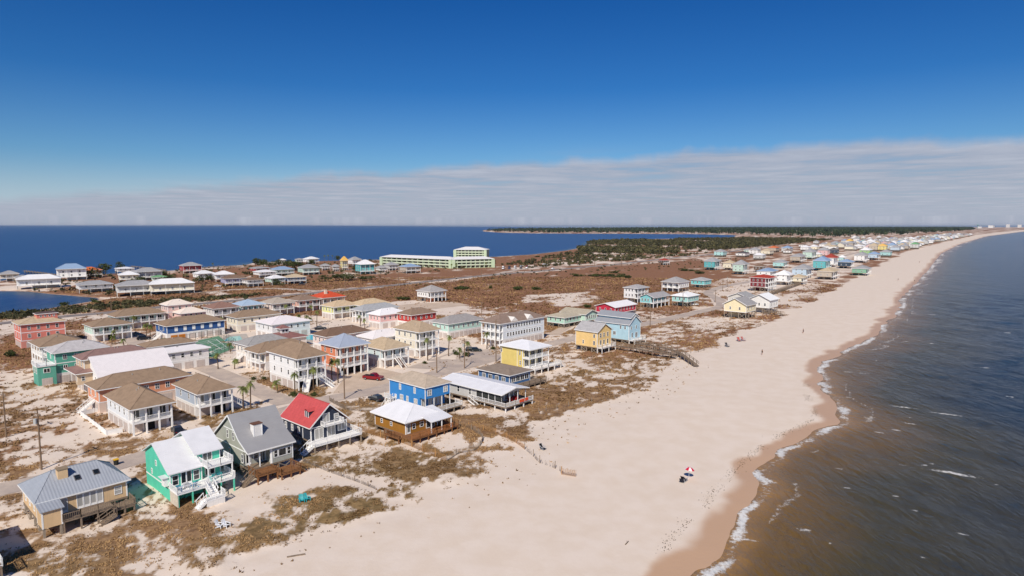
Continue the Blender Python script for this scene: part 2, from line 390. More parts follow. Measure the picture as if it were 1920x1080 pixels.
def build_ground():
    rs = np.concatenate([steps(28, 700, .0105, 6), steps(706, 60000, .022, 4000)]); az = np.radians(np.linspace(-78, 78, 620))
    x, y, F = polar_grid(rs, az)
    ins = in_poly(x, y, LAND); d = dist_line(x, y, LAND, True); ds = np.where(ins, d, -d)
    dg = dist_line(x, y, GULF); ds = ds + scallop(x, y, dg)
    cover, cov = land_fields(x, y); rd = road_dist(x, y)
    cov = cov * sstep(-.3, .5, rd + (fbm(x / 2, y / 2, 41, 2) - .5) * 1.2)
    h = height(x, y, ds, cover, rd)
    wob = (fbm(x / 7, y / 7, 51, 3) - .5) * 7
    wet = np.where(dg <= d + 12, sstep(4.6, 2.6, ds + wob * .55), sstep(2, 0.5, ds))
    tone = np.clip(.55 + sstep(120, 420, np.hypot(x, y)) * .6 + (fbm(x / 30, y / 30, 61, 3) - .5) * .7, 0, 1)
    keep = (ds[F] > -40).any(1); F = F[keep]
    used, inv = np.unique(F, return_inverse=True); F = inv.reshape(F.shape)
    me = mesh_np('ground', np.stack([x, y, h], 1)[used], F, [ground_mat()], {'cover': cov[used], 'wet': wet[used], 'tone': tone[used]}, True)
    o = link('ground', me); tag(o, 'pale sand and brown dune scrub of the low barrier island', 'ground', kind='structure')
    return o
def ground_z(x, y):
    x = np.atleast_1d(np.asarray(x, float)); y = np.atleast_1d(np.asarray(y, float))
    ins = in_poly(x, y, LAND); d = dist_line(x, y, LAND, True); ds = np.where(ins, d, -d)
    ds = ds + scallop(x, y, dist_line(x, y, GULF))
    cover, _ = land_fields(x, y)
    return height(x, y, ds, cover, road_dist(x, y))
def gz(x, y): return float(ground_z(x, y)[0])
build_ground()

CAPS = [(1790, 888, 5.5, 1.3), (1690, 763, 5, .8), (1770, 776, 6, .8), (1650, 811, 1.6, .7), (1679, 806, 1.4, .7), (1510, 995, 1.6, .8), (1618, 770, 2, .7), (1400, 1012, 2.2, .5), (1745, 590, 5, 1.2),
        (1825, 526, 14, 2.5), (1790, 512, 14, 2), (1870, 549, 7, 1.5), (1840, 458, 60, 8), (1900, 517, 9, 2), (1700, 640, 4, 1), (1620, 700, 3, .8), (1850, 690, 3, .7), (1590, 745, 3, .8), (1730, 830, 2, .6)]
_g = random.Random(12)
for _ in range(46):
    v_ = _g.uniform(455, 1060); u_ = _g.uniform(1350, 1920)
    k_ = max(.5, 14 * (60 / (v_ - 400))); CAPS.append((u_, v_, _g.uniform(.8, 1.8) * k_ * .5, _g.uniform(.3, .6) * k_ * .5))
def water_mat(name, gulf):
    m, nt, N, L, B = nodes(name); tc = N.new('ShaderNodeTexCoord').outputs['Object']
    off, foam = attr_node(N, 'offshore'), attr_node(N, 'foam')
    if gulf:
        n0 = nz(N, L, tc, .03, 3)
        o2 = ma(N, L, 'MULTIPLY', off, mr(N, L, n0, .3, .7, .85, 1.2))
        c = mixc(N, L, mr(N, L, o2, 1, 7), lin((150, 114, 70)), lin((116, 88, 46)))
        c = mixc(N, L, mr(N, L, o2, 4, 20), c, lin((74, 66, 42)))
        c = mixc(N, L, mr(N, L, o2, 14, 55), c, lin((30, 46, 62)))
        c = mixc(N, L, mr(N, L, o2, 55, 240), c, lin((14, 42, 84)))
    else:
        n0 = nz(N, L, tc, .012, 4, .6, ((.25, 1, 1), .2))
        c = mixc(N, L, mr(N, L, off, 0, 25), lin((70, 92, 110)), lin((20, 62, 112)))
        c = mixc(N, L, mr(N, L, n0, .35, .7, 0, .6), c, lin((12, 48, 98)))
    nf = nz(N, L, tc, 1.5, 7, .75, ((1, 1, 1), 0)); 
    ff = mr(N, L, ma(N, L, 'ADD', foam, ma(N, L, 'MULTIPLY', ma(N, L, 'SUBTRACT', nf, .5), 1.5)), .50, .86)
    c2 = mixc(N, L, ff, c, (.72, .70, .66)); L.new(c2, B.inputs['Base Color'])
    L.new(mr(N, L, ff, 0, 1, .13 if gulf else .30, .8), B.inputs['Roughness']); B.inputs['IOR'].default_value = 1.33
    B.inputs['Specular IOR Level'].default_value = .30 if gulf else .30
    b = N.new('ShaderNodeBump'); b.inputs['Strength'].default_value = 1.0; b.inputs['Distance'].default_value = .95 if gulf else .5
    w1 = nz(N, L, tc, .72, 5, .58, ((1, .34, 1), RAD(-35))); w2 = nz(N, L, tc, .10, 3, .5, ((1, .3, 1), RAD(-30)))
    L.new(ma(N, L, 'ADD', w1, ma(N, L, 'MULTIPLY', w2, 1.8)), b.inputs['Height']); L.new(b.outputs[0], B.inputs['Normal'])
    return m
def build_water():
    rs = np.concatenate([steps(28, 500, .0075, 3), steps(504, 90000, .03, 6000)]); az = np.radians(np.linspace(-78, 78, 560))
    x, y, F = polar_grid(rs, az)
    ins = in_poly(x, y, LAND); d = dist_line(x, y, LAND, True); off = np.where(ins, -d, d)
    dg = dist_line(x, y, GULF); db = dist_line(x, y, BAY); 
    gulf = dg < db; off = off - scallop(x, y, dg)
    r = np.hypot(x, y)
    foam = np.zeros_like(x)
    wob = (fbm(x / 6, y / 6, 71, 3) - .5) * 6; k = np.clip(r / 200, 1, 6)
    foam = np.where(gulf, np.maximum((.52 + .40 * sstep(.35, .62, fbm(x / 9, y / 9, 73, 3))) * np.exp(-((off - 1.2 - wob * .35) / (1.7 * np.sqrt(k)))**2), .62 * np.exp(-((off - 6 - wob) / (1.1 * k))**2) * (fbm(x / 16, y / 16, 77, 2) > .5)), .25 * np.exp(-(off / 2)**2))
    for u, v, a, b in CAPS:
        cx, cy = at(u, v, SEA)
        if in_poly(np.array([cx]), np.array([cy]), LAND)[0]: continue
        dx, dy = x - cx, y - cy; t = RAD(118)
        p = dx * math.sin(t) + dy * math.cos(t); q = dx * math.cos(t) - dy * math.sin(t)
        foam = np.maximum(foam, .85 * np.exp(-((p / a)**2 + (q / b)**2)))
    sp = fbm(x / 11, y / 25, 81, 4, .6); foam = np.maximum(foam, np.where(gulf & (off > 15), sstep(.74, .84, sp) * .5, 0))
    am = np.clip(off / 20, 0, 1) * np.where(gulf, .24, .03) * sstep(900, 250, r)
    z = SEA + am * (fbm((x * .82 + y * .57) / 5.5, (x * -.57 + y * .82) / 15, 91, 4, .55) - .5) * 3
    V = np.stack([x, y, z], 1)
    for name, msk, lab in (('sea', gulf, 'brown to slate blue gulf water with small whitecaps'), ('bay', ~gulf, 'deep blue calm bay water behind the island')):
        keep = (off[F] > -25).any(1) & msk[F].any(1) & ((msk[F].sum(1) > 2) if name == 'sea' else (msk[F].sum(1) > 1)); G = F[keep]
        used, inv = np.unique(G, return_inverse=True)
        me = mesh_np(name, V[used], inv.reshape(G.shape), [water_mat(name + '_water', name == 'sea')], {'offshore': off[used], 'foam': foam[used]}, True)
        tag(link(name, me), lab, 'water', kind='structure')
build_water()

def resample(P, step):
    P = [Vector(p) for p in P]; out = []
    # Catmull-Rom through the surveyed points
    for i in range(len(P) - 1):
        p0, p1, p2, p3 = P[max(i - 1, 0)], P[i], P[i + 1], P[min(i + 2, len(P) - 1)]
        n = max(1, int((p2 - p1).length / step))
        for k in range(n):
            t = k / n
            out.append(.5 * ((2 * p1) + (p2 - p0) * t + (2 * p0 - 5 * p1 + 4 * p2 - p3) * t * t + (3 * p1 - p0 - 3 * p2 + p3) * t**3))
    out.append(P[-1]); return out
def road_mat(name, a, b):
    m, nt, N, L, B = nodes(name); tc = N.new('ShaderNodeTexCoord').outputs['Object']
    n1 = nz(N, L, tc, .15, 6, .7); n2 = nz(N, L, tc, 2.5, 4)
    c = mixc(N, L, mr(N, L, n1, .35, .68), lin(a), lin(b)); c = mixc(N, L, mr(N, L, n2, .55, .75, 0, .4), c, lin(tuple(v * .82 for v in a)))
    L.new(c, B.inputs['Base Color']); B.inputs['Roughness'].default_value = .9; B.inputs['Specular IOR Level'].default_value = .2
    return m
RM = road_mat('sandy_asphalt', (176, 160, 148), (200, 182, 164)); HM = road_mat('grey_asphalt', (128, 118, 114), (150, 138, 130)); DM = road_mat('sandy_drive', (206, 184, 162), (190, 168, 146))
def strip(name, w, P, m, dz, label, step=3.0):
    Q = resample(P, step); V = []; 
    for i, p in enumerate(Q):
        t = (Q[min(i + 1, len(Q) - 1)] - Q[max(i - 1, 0)]).normalized(); nrm = Vector((-t.y, t.x))
        for k in range(5): q = p + nrm * (w * (k / 4 - .5)); V.append((q.x, q.y))
    V = np.array(V); z = ground_z(V[:, 0], V[:, 1]) + dz
    n = len(Q); F = [(i * 5 + k, i * 5 + k + 1, i * 5 + k + 6, i * 5 + k + 5) for i in range(n - 1) for k in range(4)]
    tag(link(name, mesh_np(name, np.column_stack([V, z]), F, [m])), label, 'road', kind='structure')
strip('street', 6.2, ROADS['street'][1], RM, .05, 'sandy beach street behind the first row of houses')
strip('compound_road', 6.0, ROADS['compound_road'][1], RM, .058, 'paved lane leading inland between brown-roofed houses')
strip('highway', 8.5, ROADS['highway'][1], HM, .05, 'grey two-lane highway crossing the scrub', 8)
for k in ('side_road', 'cross_road', 'parking_road'): strip(k, ROADS[k][0], ROADS[k][1], RM if k != 'cross_road' else DM, .066, {'side_road': 'pale lane along the bayside houses', 'cross_road': 'sandy lane branching off the beach street', 'parking_road': 'pale lane into the condominium car park'}[k], 4)
def patch(name, P, m, dz, label):
    P = [Vector((*p, 0)) for p in P]; c = sum(P, Vector()) / len(P); mb = MB()
    ring = []
    for i in range(len(P)):
        a, b = P[i], P[(i + 1) % len(P)]
        for k in range(4): ring.append(a.lerp(b, k / 4))
    zs = ground_z([p.x for p in ring], [p.y for p in ring]); cz = gz(c.x, c.y)
    for i in range(len(ring)):
        j = (i + 1) % len(ring); mb.tri((c.x, c.y, cz + dz), (ring[i].x, ring[i].y, zs[i] + dz), (ring[j].x, ring[j].y, zs[j] + dz))
    tag(mb.build(name, m), label, 'pavement', kind='structure')
patch('driveway', P_((624, 738), (650, 703), (700, 688), (752, 700), (772, 716), (700, 734)), DM, .035, 'sandy parking apron around the red pickup truck')
patch('driveway', P_((440, 712), (452, 704), (560, 690), (600, 700), (520, 706), (470, 716)), DM, .035, 'brick coloured walk beside the white three-storey house')
patch('driveway', P_((760, 690), (850, 660), (950, 652), (1010, 640), (940, 672), (850, 694)), RM, .035, 'pale forecourt under the palms by the street')
patch('driveway', P_((300, 818), (330, 795), (352, 808), (330, 824)), DM, .035, 'short sandy drive with the dark parked car')
patch('driveway', P_((700, 577), (770, 570), (850, 566), (880, 572), (810, 580), (740, 592)), DM, .035, 'sandy yard around the lone grey-roofed house')
# ------------------------------------------------------------------ house kit
COAST = RAD(42.3)                     # the streets run this far clockwise from +Y
HROT = math.pi / 2 - COAST            # local +x runs up the coast, local +y inland
WHITE = mat('white_paint', (232, 228, 222), .6, .08, streak=.10); TRIM = mat('white_trim', (238, 236, 232), .55, .05)
WOOD = mat('weathered_timber', (138, 120, 102), .9, .3, 3, bump=.3); BROWNWOOD = mat('brown_stained_timber', (134, 92, 58), .85, .25, 3, bump=.3)
PILE = mat('timber_pile', (150, 136, 120), .9, .25, 2); DARK = mat('dark_opening', (30, 30, 32), .9, .2); SCREEN = mat('insect_screen', (58, 60, 58), .6, .2)
GARAGE = mat('garage_door_paint', (200, 187, 178), .6, .08, streak=.12); CONC = mat('concrete', (186, 176, 164), .9, .15)
_wall = {}
def wallm(rgb):
    g = sum(rgb) / 3; rgb = tuple(int(round(g + (v - g) * .88)) for v in rgb)
    return mat('siding_%d_%d_%d' % rgb, rgb, .75, .07, .8, streak=.10, wave=('Z', 2.6), bump=.18)
def roofm(rgb, kind='shingle'):
    if kind == 'metal': return mat('metal_roof_%d_%d_%d' % rgb, rgb, .5, .06, .6, metal=.0, wave=('X', .8), bump=.4, spec=.4, streak=.05)
    if kind == 'metaly': return mat('metal_roof_y_%d_%d_%d' % rgb, rgb, .5, .06, .6, wave=('Y', .8), bump=.4, spec=.4)
    if kind == 'tile': return mat('tile_roof_%d_%d_%d' % rgb, rgb, .6, .12, 1.2, wave=('Z', 1.1), bump=.8)
    return mat('shingle_roof_%d_%d_%d' % rgb, rgb, .9, .16 if min(rgb) < 190 else .05, 1.1, bump=.25, streak=.06)
_cache = {}
def shared(key, fn):
    if key not in _cache: _cache[key] = fn()
    return _cache[key]
def window_mesh(w, h, kind, fm):
    def f():
        mb = MB(); t = .09 if w < 1.2 else .11
        for x0, x1, z0, z1 in ((-w / 2, -w / 2 + t, 0, h), (w / 2 - t, w / 2, 0, h), (-w / 2 + t, w / 2 - t, 0, t), (-w / 2 + t, w / 2 - t, h - t, h)): mb.box(x0, x1, -.07, .03, z0, z1)
        if kind == 'door': mb.box(-w / 2 + t, w / 2 - t, -.045, .03, t, h * .16)
        if kind in ('sash', 'grid'): mb.box(-w / 2 + t, w / 2 - t, -.06, .03, h * .5 - .03, h * .5 + .03)
        if kind in ('grid', 'french', 'double'): mb.box(-.045, .045, -.06, .03, t, h - t)
        return mb.mesh('window', fm)
    return shared(('win', round(w, 2), round(h, 2), kind, fm.name), f)
def pane_mesh(w, h, m): return shared(('pane', round(w, 2), round(h, 2), m.name), lambda: MB().box(-w / 2 + .05, w / 2 - .05, -.035, .02, .05, h - .05).mesh('pane', m))
def shutter_mesh(w, h, m):
    def f():
        mb = MB().box(-w / 2, w / 2, -.05, .02, 0, h)
        for i in range(1, 6): mb.box(-w / 2 + .06, w / 2 - .06, -.075, -.045, h * i / 6 - .04, h * i / 6 + .04)
        return mb.mesh('shutter', m)
    return shared(('shut', w, h, m.name), f)
def garage_mesh(w, h, m):
    def f():
        mb = MB().box(-w / 2, w / 2, -.04, .03, 0, h)
        for i in range(4):
            for j in range(4 if w > 2 else 2):
                n = 4 if w > 2 else 2; mb.box(-w / 2 + w * (j + .12) / n, -w / 2 + w * (j + .88) / n, -.07, -.035, h * (i + .15) / 4, h * (i + .85) / 4)
        return mb.mesh('garage_door', m)
    return shared(('gar', round(w, 2), round(h, 2), m.name), f)
def rail_mesh(L, m, h=1.0, gap=.22):
    def f():
        mb = MB().box(0, L, -.05, .05, h - .08, h).box(0, L, -.03, .03, .1, .17)
        n = max(1, int(L / gap))
        for i in range(n + 1):
            x = .03 + (L - .06) * i / n; mb.box(x - .022, x + .022, -.02, .02, .17, h - .08)
        for x in (0, L): mb.box(x - .06, x + .06, -.06, .06, 0, h + .08)
        return mb.mesh('railing', m)
    return shared(('rail', round(L, 2), m.name, h, gap), f)
def post_mesh(h, w, m): return shared(('post', round(h, 2), w, m.name), lambda: MB().box(-w / 2, w / 2, -w / 2, w / 2, 0, h).mesh('post', m))
FROT = {'F': 0.0, 'L': -math.pi / 2, 'R': math.pi / 2, 'B': math.pi}

class House:
    """walls between floor z0 and eave ze over the local rectangle x0..x1 (up the coast), y0..y1 (inland); origin at the near eave corner"""
    def __init__(s, name, label, N, a, b, ze, z0, wall, roof, rise=1.6, rtype='hip', over=.5, rkind='shingle', trim=TRIM, group=None, rot=None, cat='house', storeys=1, inset=None, gz0=None):
        s.N, s.a, s.b, s.ze, s.z0, s.o = N, a, b, ze, z0, over
        s.rot = HROT if rot is None else rot
        z = gz(*N) if gz0 is None else gz0
        s.root = empty(name, (N[0], N[1], 0), s.rot); tag(s.root, label, cat, group)
        s.x0, s.x1, s.y0, s.y1 = over, b - over, over, a - over
        s.wm = wallm(wall) if isinstance(wall, tuple) else wall; s.trim = trim
        s.rm = roofm(roof, rkind) if isinstance(roof, tuple) else roof; s.rise = rise; s.rtype = rtype; s.inset = inset
        s.storeys = storeys; s.glass = None
    def part(s, name, mb, m, parent=None, label=None):
        o = mb.build(name, m, parent or s.root)
        if label: o['label'] = label
        return o
    def put(s, name, me, loc, rz=0, parent=None): return link(name, me, parent or s.root, loc, rz)
    def face(s, f, t, z, out=0.0, box=None):
        x0, x1, y0, y1 = box or (s.x0, s.x1, s.y0, s.y1)
        if f == 'F': return (x0 + t, y0 - out, z)
        if f == 'L': return (x0 - out, y0 + t, z)
        if f == 'R': return (x1 + out, y0 + t, z)
        return (x0 + t, y1 + out, z)
    def flen(s, f, box=None):
        x0, x1, y0, y1 = box or (s.x0, s.x1, s.y0, s.y1); return (x1 - x0) if f in 'FB' else (y1 - y0)
    def walls(s, z0=None, z1=None, box=None, m=None, name='wall'):
        x0, x1, y0, y1 = box or (s.x0, s.x1, s.y0, s.y1); z0 = s.z0 if z0 is None else z0; z1 = s.ze if z1 is None else z1
        return s.part(name, MB().box(x0, x1, y0, y1, z0, z1), m or s.wm)
    def corner_trim(s, z0=None, z1=None, box=None, bands=()):
        x0, x1, y0, y1 = box or (s.x0, s.x1, s.y0, s.y1); z0 = s.z0 if z0 is None else z0; z1 = (s.ze if z1 is None else z1) - .02; mb = MB(); e = .012; w = .16
        for x, y in ((x0, y0), (x0, y1), (x1, y0)):
            sx = 1 if x == x0 else -1; sy = 1 if y == y0 else -1
            s.part('corner_board', MB().box(min(x - sx * e * 2, x + sx * w), max(x - sx * e * 2, x + sx * w), min(y - sy * e * 2, y + sy * w), max(y - sy * e * 2, y + sy * w), z0, z1), s.trim)
        for z in bands: s.part('floor_band', MB().box(x0 - .04, x1 + .04, y0 - .04, y1 + .04, z - .11, z + .11), s.trim)
    def roof(s, box=None, ze=None, rise=None, rtype=None, m=None, inset=None, name='roof', parent=None):
        """hip: ridge along the longer side; gable_x: ridge up the coast; gable_y: ridge inland; shed_f: falls to the beach; flat"""
        x0, x1, y0, y1 = box or (0, s.b, 0, s.a); ze = s.ze if ze is None else ze; h = s.rise if rise is None else rise; rt = rtype or s.rtype; t = .16
        m = m or s.rm; inset = inset if inset is not None else s.inset; z1 = ze + t; A, B, Cc, D = (x0, y0), (x1, y0), (x1, y1), (x0, y1); mb = MB()
        q = lambda p, z: (p[0], p[1], z)
        soff = MB(); soff.box(x0 + .03, x1 - .03, y0 + .03, y1 - .03, ze - .02, ze + .03)
        W_, D_ = x1 - x0, y1 - y0
        if rt == 'hip':
            if W_ >= D_: i = inset or D_ / 2; r0, r1 = (x0 + min(i, W_ / 2 - .01), (y0 + y1) / 2), (x1 - min(i, W_ / 2 - .01), (y0 + y1) / 2)
            else: i = inset or W_ / 2; r0, r1 = ((x0 + x1) / 2, y0 + min(i, D_ / 2 - .01)), ((x0 + x1) / 2, y1 - min(i, D_ / 2 - .01))
            zr = z1 + h
            if W_ >= D_:
                mb.quad(q(A, z1), q(B, z1), q(r1, zr), q(r0, zr)); mb.quad(q(Cc, z1), q(D, z1), q(r0, zr), q(r1, zr)); mb.tri(q(D, z1), q(A, z1), q(r0, zr)); mb.tri(q(B, z1), q(Cc, z1), q(r1, zr))
            else:
                mb.quad(q(D, z1), q(A, z1), q(r0, zr), q(r1, zr)); mb.quad(q(B, z1), q(Cc, z1), q(r1, zr), q(r0, zr)); mb.tri(q(A, z1), q(B, z1), q(r0, zr)); mb.tri(q(Cc, z1), q(D, z1), q(r1, zr))
            cap = MB()
            for p, r in ((A, r0), (D, r0 if W_ >= D_ else r1), (B, r1 if W_ >= D_ else r0), (Cc, r1)): cap.bar(q(p, z1 + .02), q(r, zr + .02), .16, .05)
            if (Vector(r0) - Vector(r1)).length > .2: cap.bar(q(r0, zr + .02), q(r1, zr + .02), .16, .05)
        elif rt in ('gable_x', 'gable_y'):
            zr = z1 + h; cap = MB()
            if rt == 'gable_x':
                ym = (y0 + y1) / 2; mb.quad(q(A, z1), q(B, z1), (x1, ym, zr), (x0, ym, zr)); mb.quad(q(Cc, z1), q(D, z1), (x0, ym, zr), (x1, ym, zr)); cap.bar((x0, ym, zr + .02), (x1, ym, zr + .02), .2, .06)
                g = MB(); o = s.o
                for x in (x0 + o, x1 - o): g.tri((x, y0 + o, ze), (x, y1 - o, ze), (x, ym, ze + h * (1 - o / (D_ / 2)) + .1))
            else:
                xm = (x0 + x1) / 2; mb.quad(q(D, z1), q(A, z1), (xm, y0, zr), (xm, y1, zr)); mb.quad(q(B, z1), q(Cc, z1), (xm, y1, zr), (xm, y0, zr)); cap.bar((xm, y0, zr + .02), (xm, y1, zr + .02), .2, .06)
                g = MB(); o = s.o
                for y in (y0 + o, y1 - o): g.tri((x0 + o, y, ze), (x1 - o, y, ze), (xm, y, ze + h * (1 - o / (W_ / 2)) + .1))
            s.part('gable', g, s.wm); soff = None
        elif rt == 'shed_f':
            mb.quad(q(A, z1), q(B, z1), q(Cc, z1 + h), q(D, z1 + h)); cap = None; soff = None
        else:
            mb.box(x0, x1, y0, y1, z1 - .02, z1 + .05); cap = None
        # give the sheet its thickness
        me = mb.mesh(name, m); bm = bmesh.new(); bm.from_mesh(me); bmesh.ops.remove_doubles(bm, verts=bm.verts, dist=.001)
        if rt != 'flat':
            ext = bmesh.ops.extrude_face_region(bm, geom=list(bm.faces)); vs = [v for v in ext['geom'] if isinstance(v, bmesh.types.BMVert)]
            for v in vs: v.co.z -= t
            bmesh.ops.recalc_face_normals(bm, faces=bm.faces)
        bm.to_mesh(me); bm.free()
        r = s.put(name, me, (0, 0, 0), 0, parent)
        if cap: cap.build('ridge_cap', m, r)
        # fascia board along the eaves
        fa = MB(); e = .025
        ed = {'hip': 'FLRB', 'flat': 'FLRB', 'gable_x': 'FB', 'gable_y': 'LR', 'shed_f': 'F'}[rt]
        if 'F' in ed: fa.box(x0, x1, y0 - e, y0 - .002, ze - .06, z1 - .015)
        if 'B' in ed: fa.box(x0, x1, y1 + .002, y1 + e, ze - .06, z1 - .015)
        if 'L' in ed: fa.box(x0 - e, x0 - .002, y0, y1, ze - .06, z1 - .015)
        if 'R' in ed: fa.box(x1 + .002, x1 + e, y0, y1, ze - .06, z1 - .015)
        if rt == 'gable_y':
            xm = (x0 + x1) / 2
            for y in (y0 - .02, y1 + .02): fa.bar((x0, y, z1 - .12), (xm, y, z1 + h - .12), .04, .22); fa.bar((x1, y, z1 - .12), (xm, y, z1 + h - .12), .04, .22)
        if rt == 'gable_x':
            ym = (y0 + y1) / 2
            for x in (x0 - .02, x1 + .02): fa.bar((x, y0, z1 - .12), (x, ym, z1 + h - .12), .04, .22); fa.bar((x, y1, z1 - .12), (x, ym, z1 + h - .12), .04, .22)
        fa.build('fascia', s.trim, r)
        if soff: soff.build('soffit', s.trim, r)
        return r
    def window(s, f, t, z, w=.9, h=1.3, kind='sash', box=None, out=.0, glass=None, fm=None):
        o = s.put('door' if kind in ('door', 'french') else 'window', window_mesh(w, h, kind, fm or s.trim), s.face(f, t, z, out, box), FROT[f])
        link('pane', pane_mesh(w, h, glass or s.glass or GLASS), o)
        return o
    def row(s, f, n, z, w=.9, h=1.3, kind='sash', t0=.08, t1=.92, box=None, skip=(), out=0.0):
        L_ = s.flen(f, box)
        for i in range(n):
            if i in skip: continue
            s.window(f, L_ * (t0 + (t1 - t0) * (i + .5) / n), z, w, h, kind, box, out)
    def garage(s, f, n, w=2.4, h=2.0, m=None, box=None, t0=.05, t1=.95, dark=()):
        L_ = s.flen(f, box); w = min(w, L_ * (t1 - t0) / n * .86)
        for i in range(n):
            p = s.face(f, L_ * (t0 + (t1 - t0) * (i + .5) / n), .08, .0, box)
            if i in dark: s.put('garage_opening', shared(('gop', round(w, 2), h), lambda: MB().box(-w / 2, w / 2, -.05, .02, 0, h).mesh('garage_opening', DARK)), p, FROT[f])
            else: s.put('garage_door', garage_mesh(w, h, m or GARAGE), p, FROT[f])
    def stilts(s, z1=None, nx=4, ny=4, w=.3, box=None, m=None, brace=True):
        x0, x1, y0, y1 = box or (s.x0, s.x1, s.y0, s.y1); z1 = s.z0 if z1 is None else z1; m = m or PILE
        pm = post_mesh(z1 + .6, w, m)
        for i in range(nx):
            for j in range(ny):
                if 0 < i < nx - 1 and 0 < j < ny - 1 and (i + j) % 2: continue
                s.put('post', pm, (x0 + .2 + (x1 - x0 - .4) * i / (nx - 1), y0 + .2 + (y1 - y0 - .4) * j / (ny - 1), -.6))
        s.part('floor_frame', MB().box(x0 - .02, x1 + .02, y0 - .02, y1 + .02, z1 - .28, z1 - .003), WOOD)
        if brace and z1 > 1.4:
            for i in range(nx - 1):
                if i % 2 == 0:
                    xa, xb = x0 + .2 + (x1 - x0 - .4) * i / (nx - 1), x0 + .2 + (x1 - x0 - .4) * (i + 1) / (nx - 1)
                    s.part('brace', MB().bar((xa, y0 + .02, .1), (xb, y0 + .02, z1 - .3), .05, .16).bar((xb, y0 - .04, .1), (xa, y0 - .04, z1 - .3), .05, .16), m)
            for j in range(ny - 1):
                if j % 2 == 0:
                    ya, yb = y0 + .2 + (y1 - y0 - .4) * j / (ny - 1), y0 + .2 + (y1 - y0 - .4) * (j + 1) / (ny - 1)
                    s.part('brace', MB().bar((x0 + .02, ya, .1), (x0 + .02, yb, z1 - .3), .05, .16).bar((x0 - .04, yb, .1), (x0 - .04, ya, z1 - .3), .05, .16), m)
        # something stands in the shade under the house
        s.part('enclosure', MB().box(x0 + (x1 - x0) * .35, x1 - .8, y0 + (y1 - y0) * .45, y1 - .6, 0, z1 - .28), s.wm)
    def rails(s, f, box, z, m=None, bays=3, skip=(), h=1.0):
        L_ = s.flen(f, box)
        for i in range(bays):
            if i in skip: continue
            s.put('railing', rail_mesh(L_ / bays, m or s.trim, h), s.face(f, L_ * i / bays, z, 0, box), 0 if f in 'FB' else math.pi / 2)
    def deck(s, box, z, m=None, rail=None, sides='FLR', bays=3, posts=True, thick=.22, nx=3, ny=2, railh=1.0, pm=None, skip=()):
        x0, x1, y0, y1 = box; m = m or WOOD; mb = MB(); mb.box(x0, x1, y0, y1, z - thick, z - .03)
        n = max(2, int((x1 - x0) / .28))
        if n <= 60:
            for i in range(n): mb.box(x0 + (x1 - x0) * i / n + .008, x0 + (x1 - x0) * (i + 1) / n - .008, y0, y1, z - .03, z)
        d = s.part('deck', mb, m)
        for f in sides: s.rails(f, box, z, rail or m, max(1, round(s.flen(f, box) / 2.4)) if bays is None else (bays if f in 'FB' else max(1, round(bays * s.flen(f, box) / s.flen('F', box)))), skip if f == 'F' else (), railh)
        if posts:
            pmh = post_mesh(z - thick + .6, .2, pm or m)
            for i in range(nx):
                for j in range(ny): s.put('post', pmh, (x0 + .12 + (x1 - x0 - .24) * i / max(1, nx - 1), y0 + .12 + (y1 - y0 - .24) * j / max(1, ny - 1), -.6))
        return d
    def stairs(s, p, q, w, m=None, rail=None, z0=0.0):
        """a flight from the top p=(x,y,z) to the foot q=(x,y,z)"""
        p, q = Vector(p), Vector(q); n = max(3, int((p.z - q.z) / .19)); mb = MB(); d = Vector((q.x - p.x, q.y - p.y, 0)); side = Vector((-d.y, d.x, 0)).normalized() * w / 2; run = d.length / n; dn = d.normalized()
        for i in range(n):
            c = p + d * ((i + .5) / n); z = p.z - (p.z - q.z) * (i + 1) / n
            a = c - dn * run * .55; b = c + dn * run * .55; k = len(mb.v)
            mb.poly([tuple(v) for v in (a - side + Vector((0, 0, z - a.z)), a + side + Vector((0, 0, z - a.z)), b + side + Vector((0, 0, z - b.z)), b - side + Vector((0, 0, z - b.z)))])
            mb.poly([tuple(v) for v in (a - side + Vector((0, 0, z - a.z)), a + side + Vector((0, 0, z - a.z)), a + side + Vector((0, 0, z - a.z + .17)), a - side + Vector((0, 0, z - a.z + .17)))])
        st = s.part('stairs', mb, m or WOOD)
        for sg in (-1, 1):
            r = MB(); o = side * sg; r.bar(p + o - Vector((0, 0, .18)), q + o - Vector((0, 0, .05)), .07, .3); r.bar(p + o + Vector((0, 0, .95)), q + o + Vector((0, 0, .95)), .09, .1)
            for i in range(0, n + 1, 2): c = p + (q - p) * (i / n) + o; r.bar(c, c + Vector((0, 0, .95)), .06)
            r.build('stair_rail', rail or m or WOOD, st)
    def gallery(s, f, depth, levels, ncol, floor_h=2.7, m=None, cols=.3, rail=True, t0=0.0, t1=1.0, win='french', arch=False, z_bot=0.0):
        """an open porch cut into face f: slabs at each level in levels, columns from the ground to the eave, railings, doors behind; the wall box must already stop at the porch back"""
        m = m or s.trim; x0, x1, y0, y1 = s.x0, s.x1, s.y0, s.y1
        if f == 'F': box = (x0 + (x1 - x0) * t0, x0 + (x1 - x0) * t1, y0 - depth, y0)
        else: box = (x0 - depth, x0, y0 + (y1 - y0) * t0, y0 + (y1 - y0) * t1)
        for z in levels: s.part('porch_floor', MB().box(box[0] + .003, box[1] - .003, box[2] + .003, box[3] - .003, z - .3, z), m)
        L_ = s.flen(f, box); zt = s.ze - .02
        cm = post_mesh(zt - z_bot, cols, m)
        for i in range(ncol + 1):
            t = cols / 2 + (L_ - cols) * i / ncol; p = s.face(f, t, z_bot, -cols / 2 - .01, box); s.put('column', cm, p)
        if rail:
            for z in levels:
                for i in range(ncol):
                    t = cols / 2 + (L_ - cols) * i / ncol; w = (L_ - cols) / ncol
                    s.put('railing', rail_mesh(w - cols, m), s.face(f, t + cols / 2, z, -.14, box), 0 if f == 'F' else math.pi / 2)
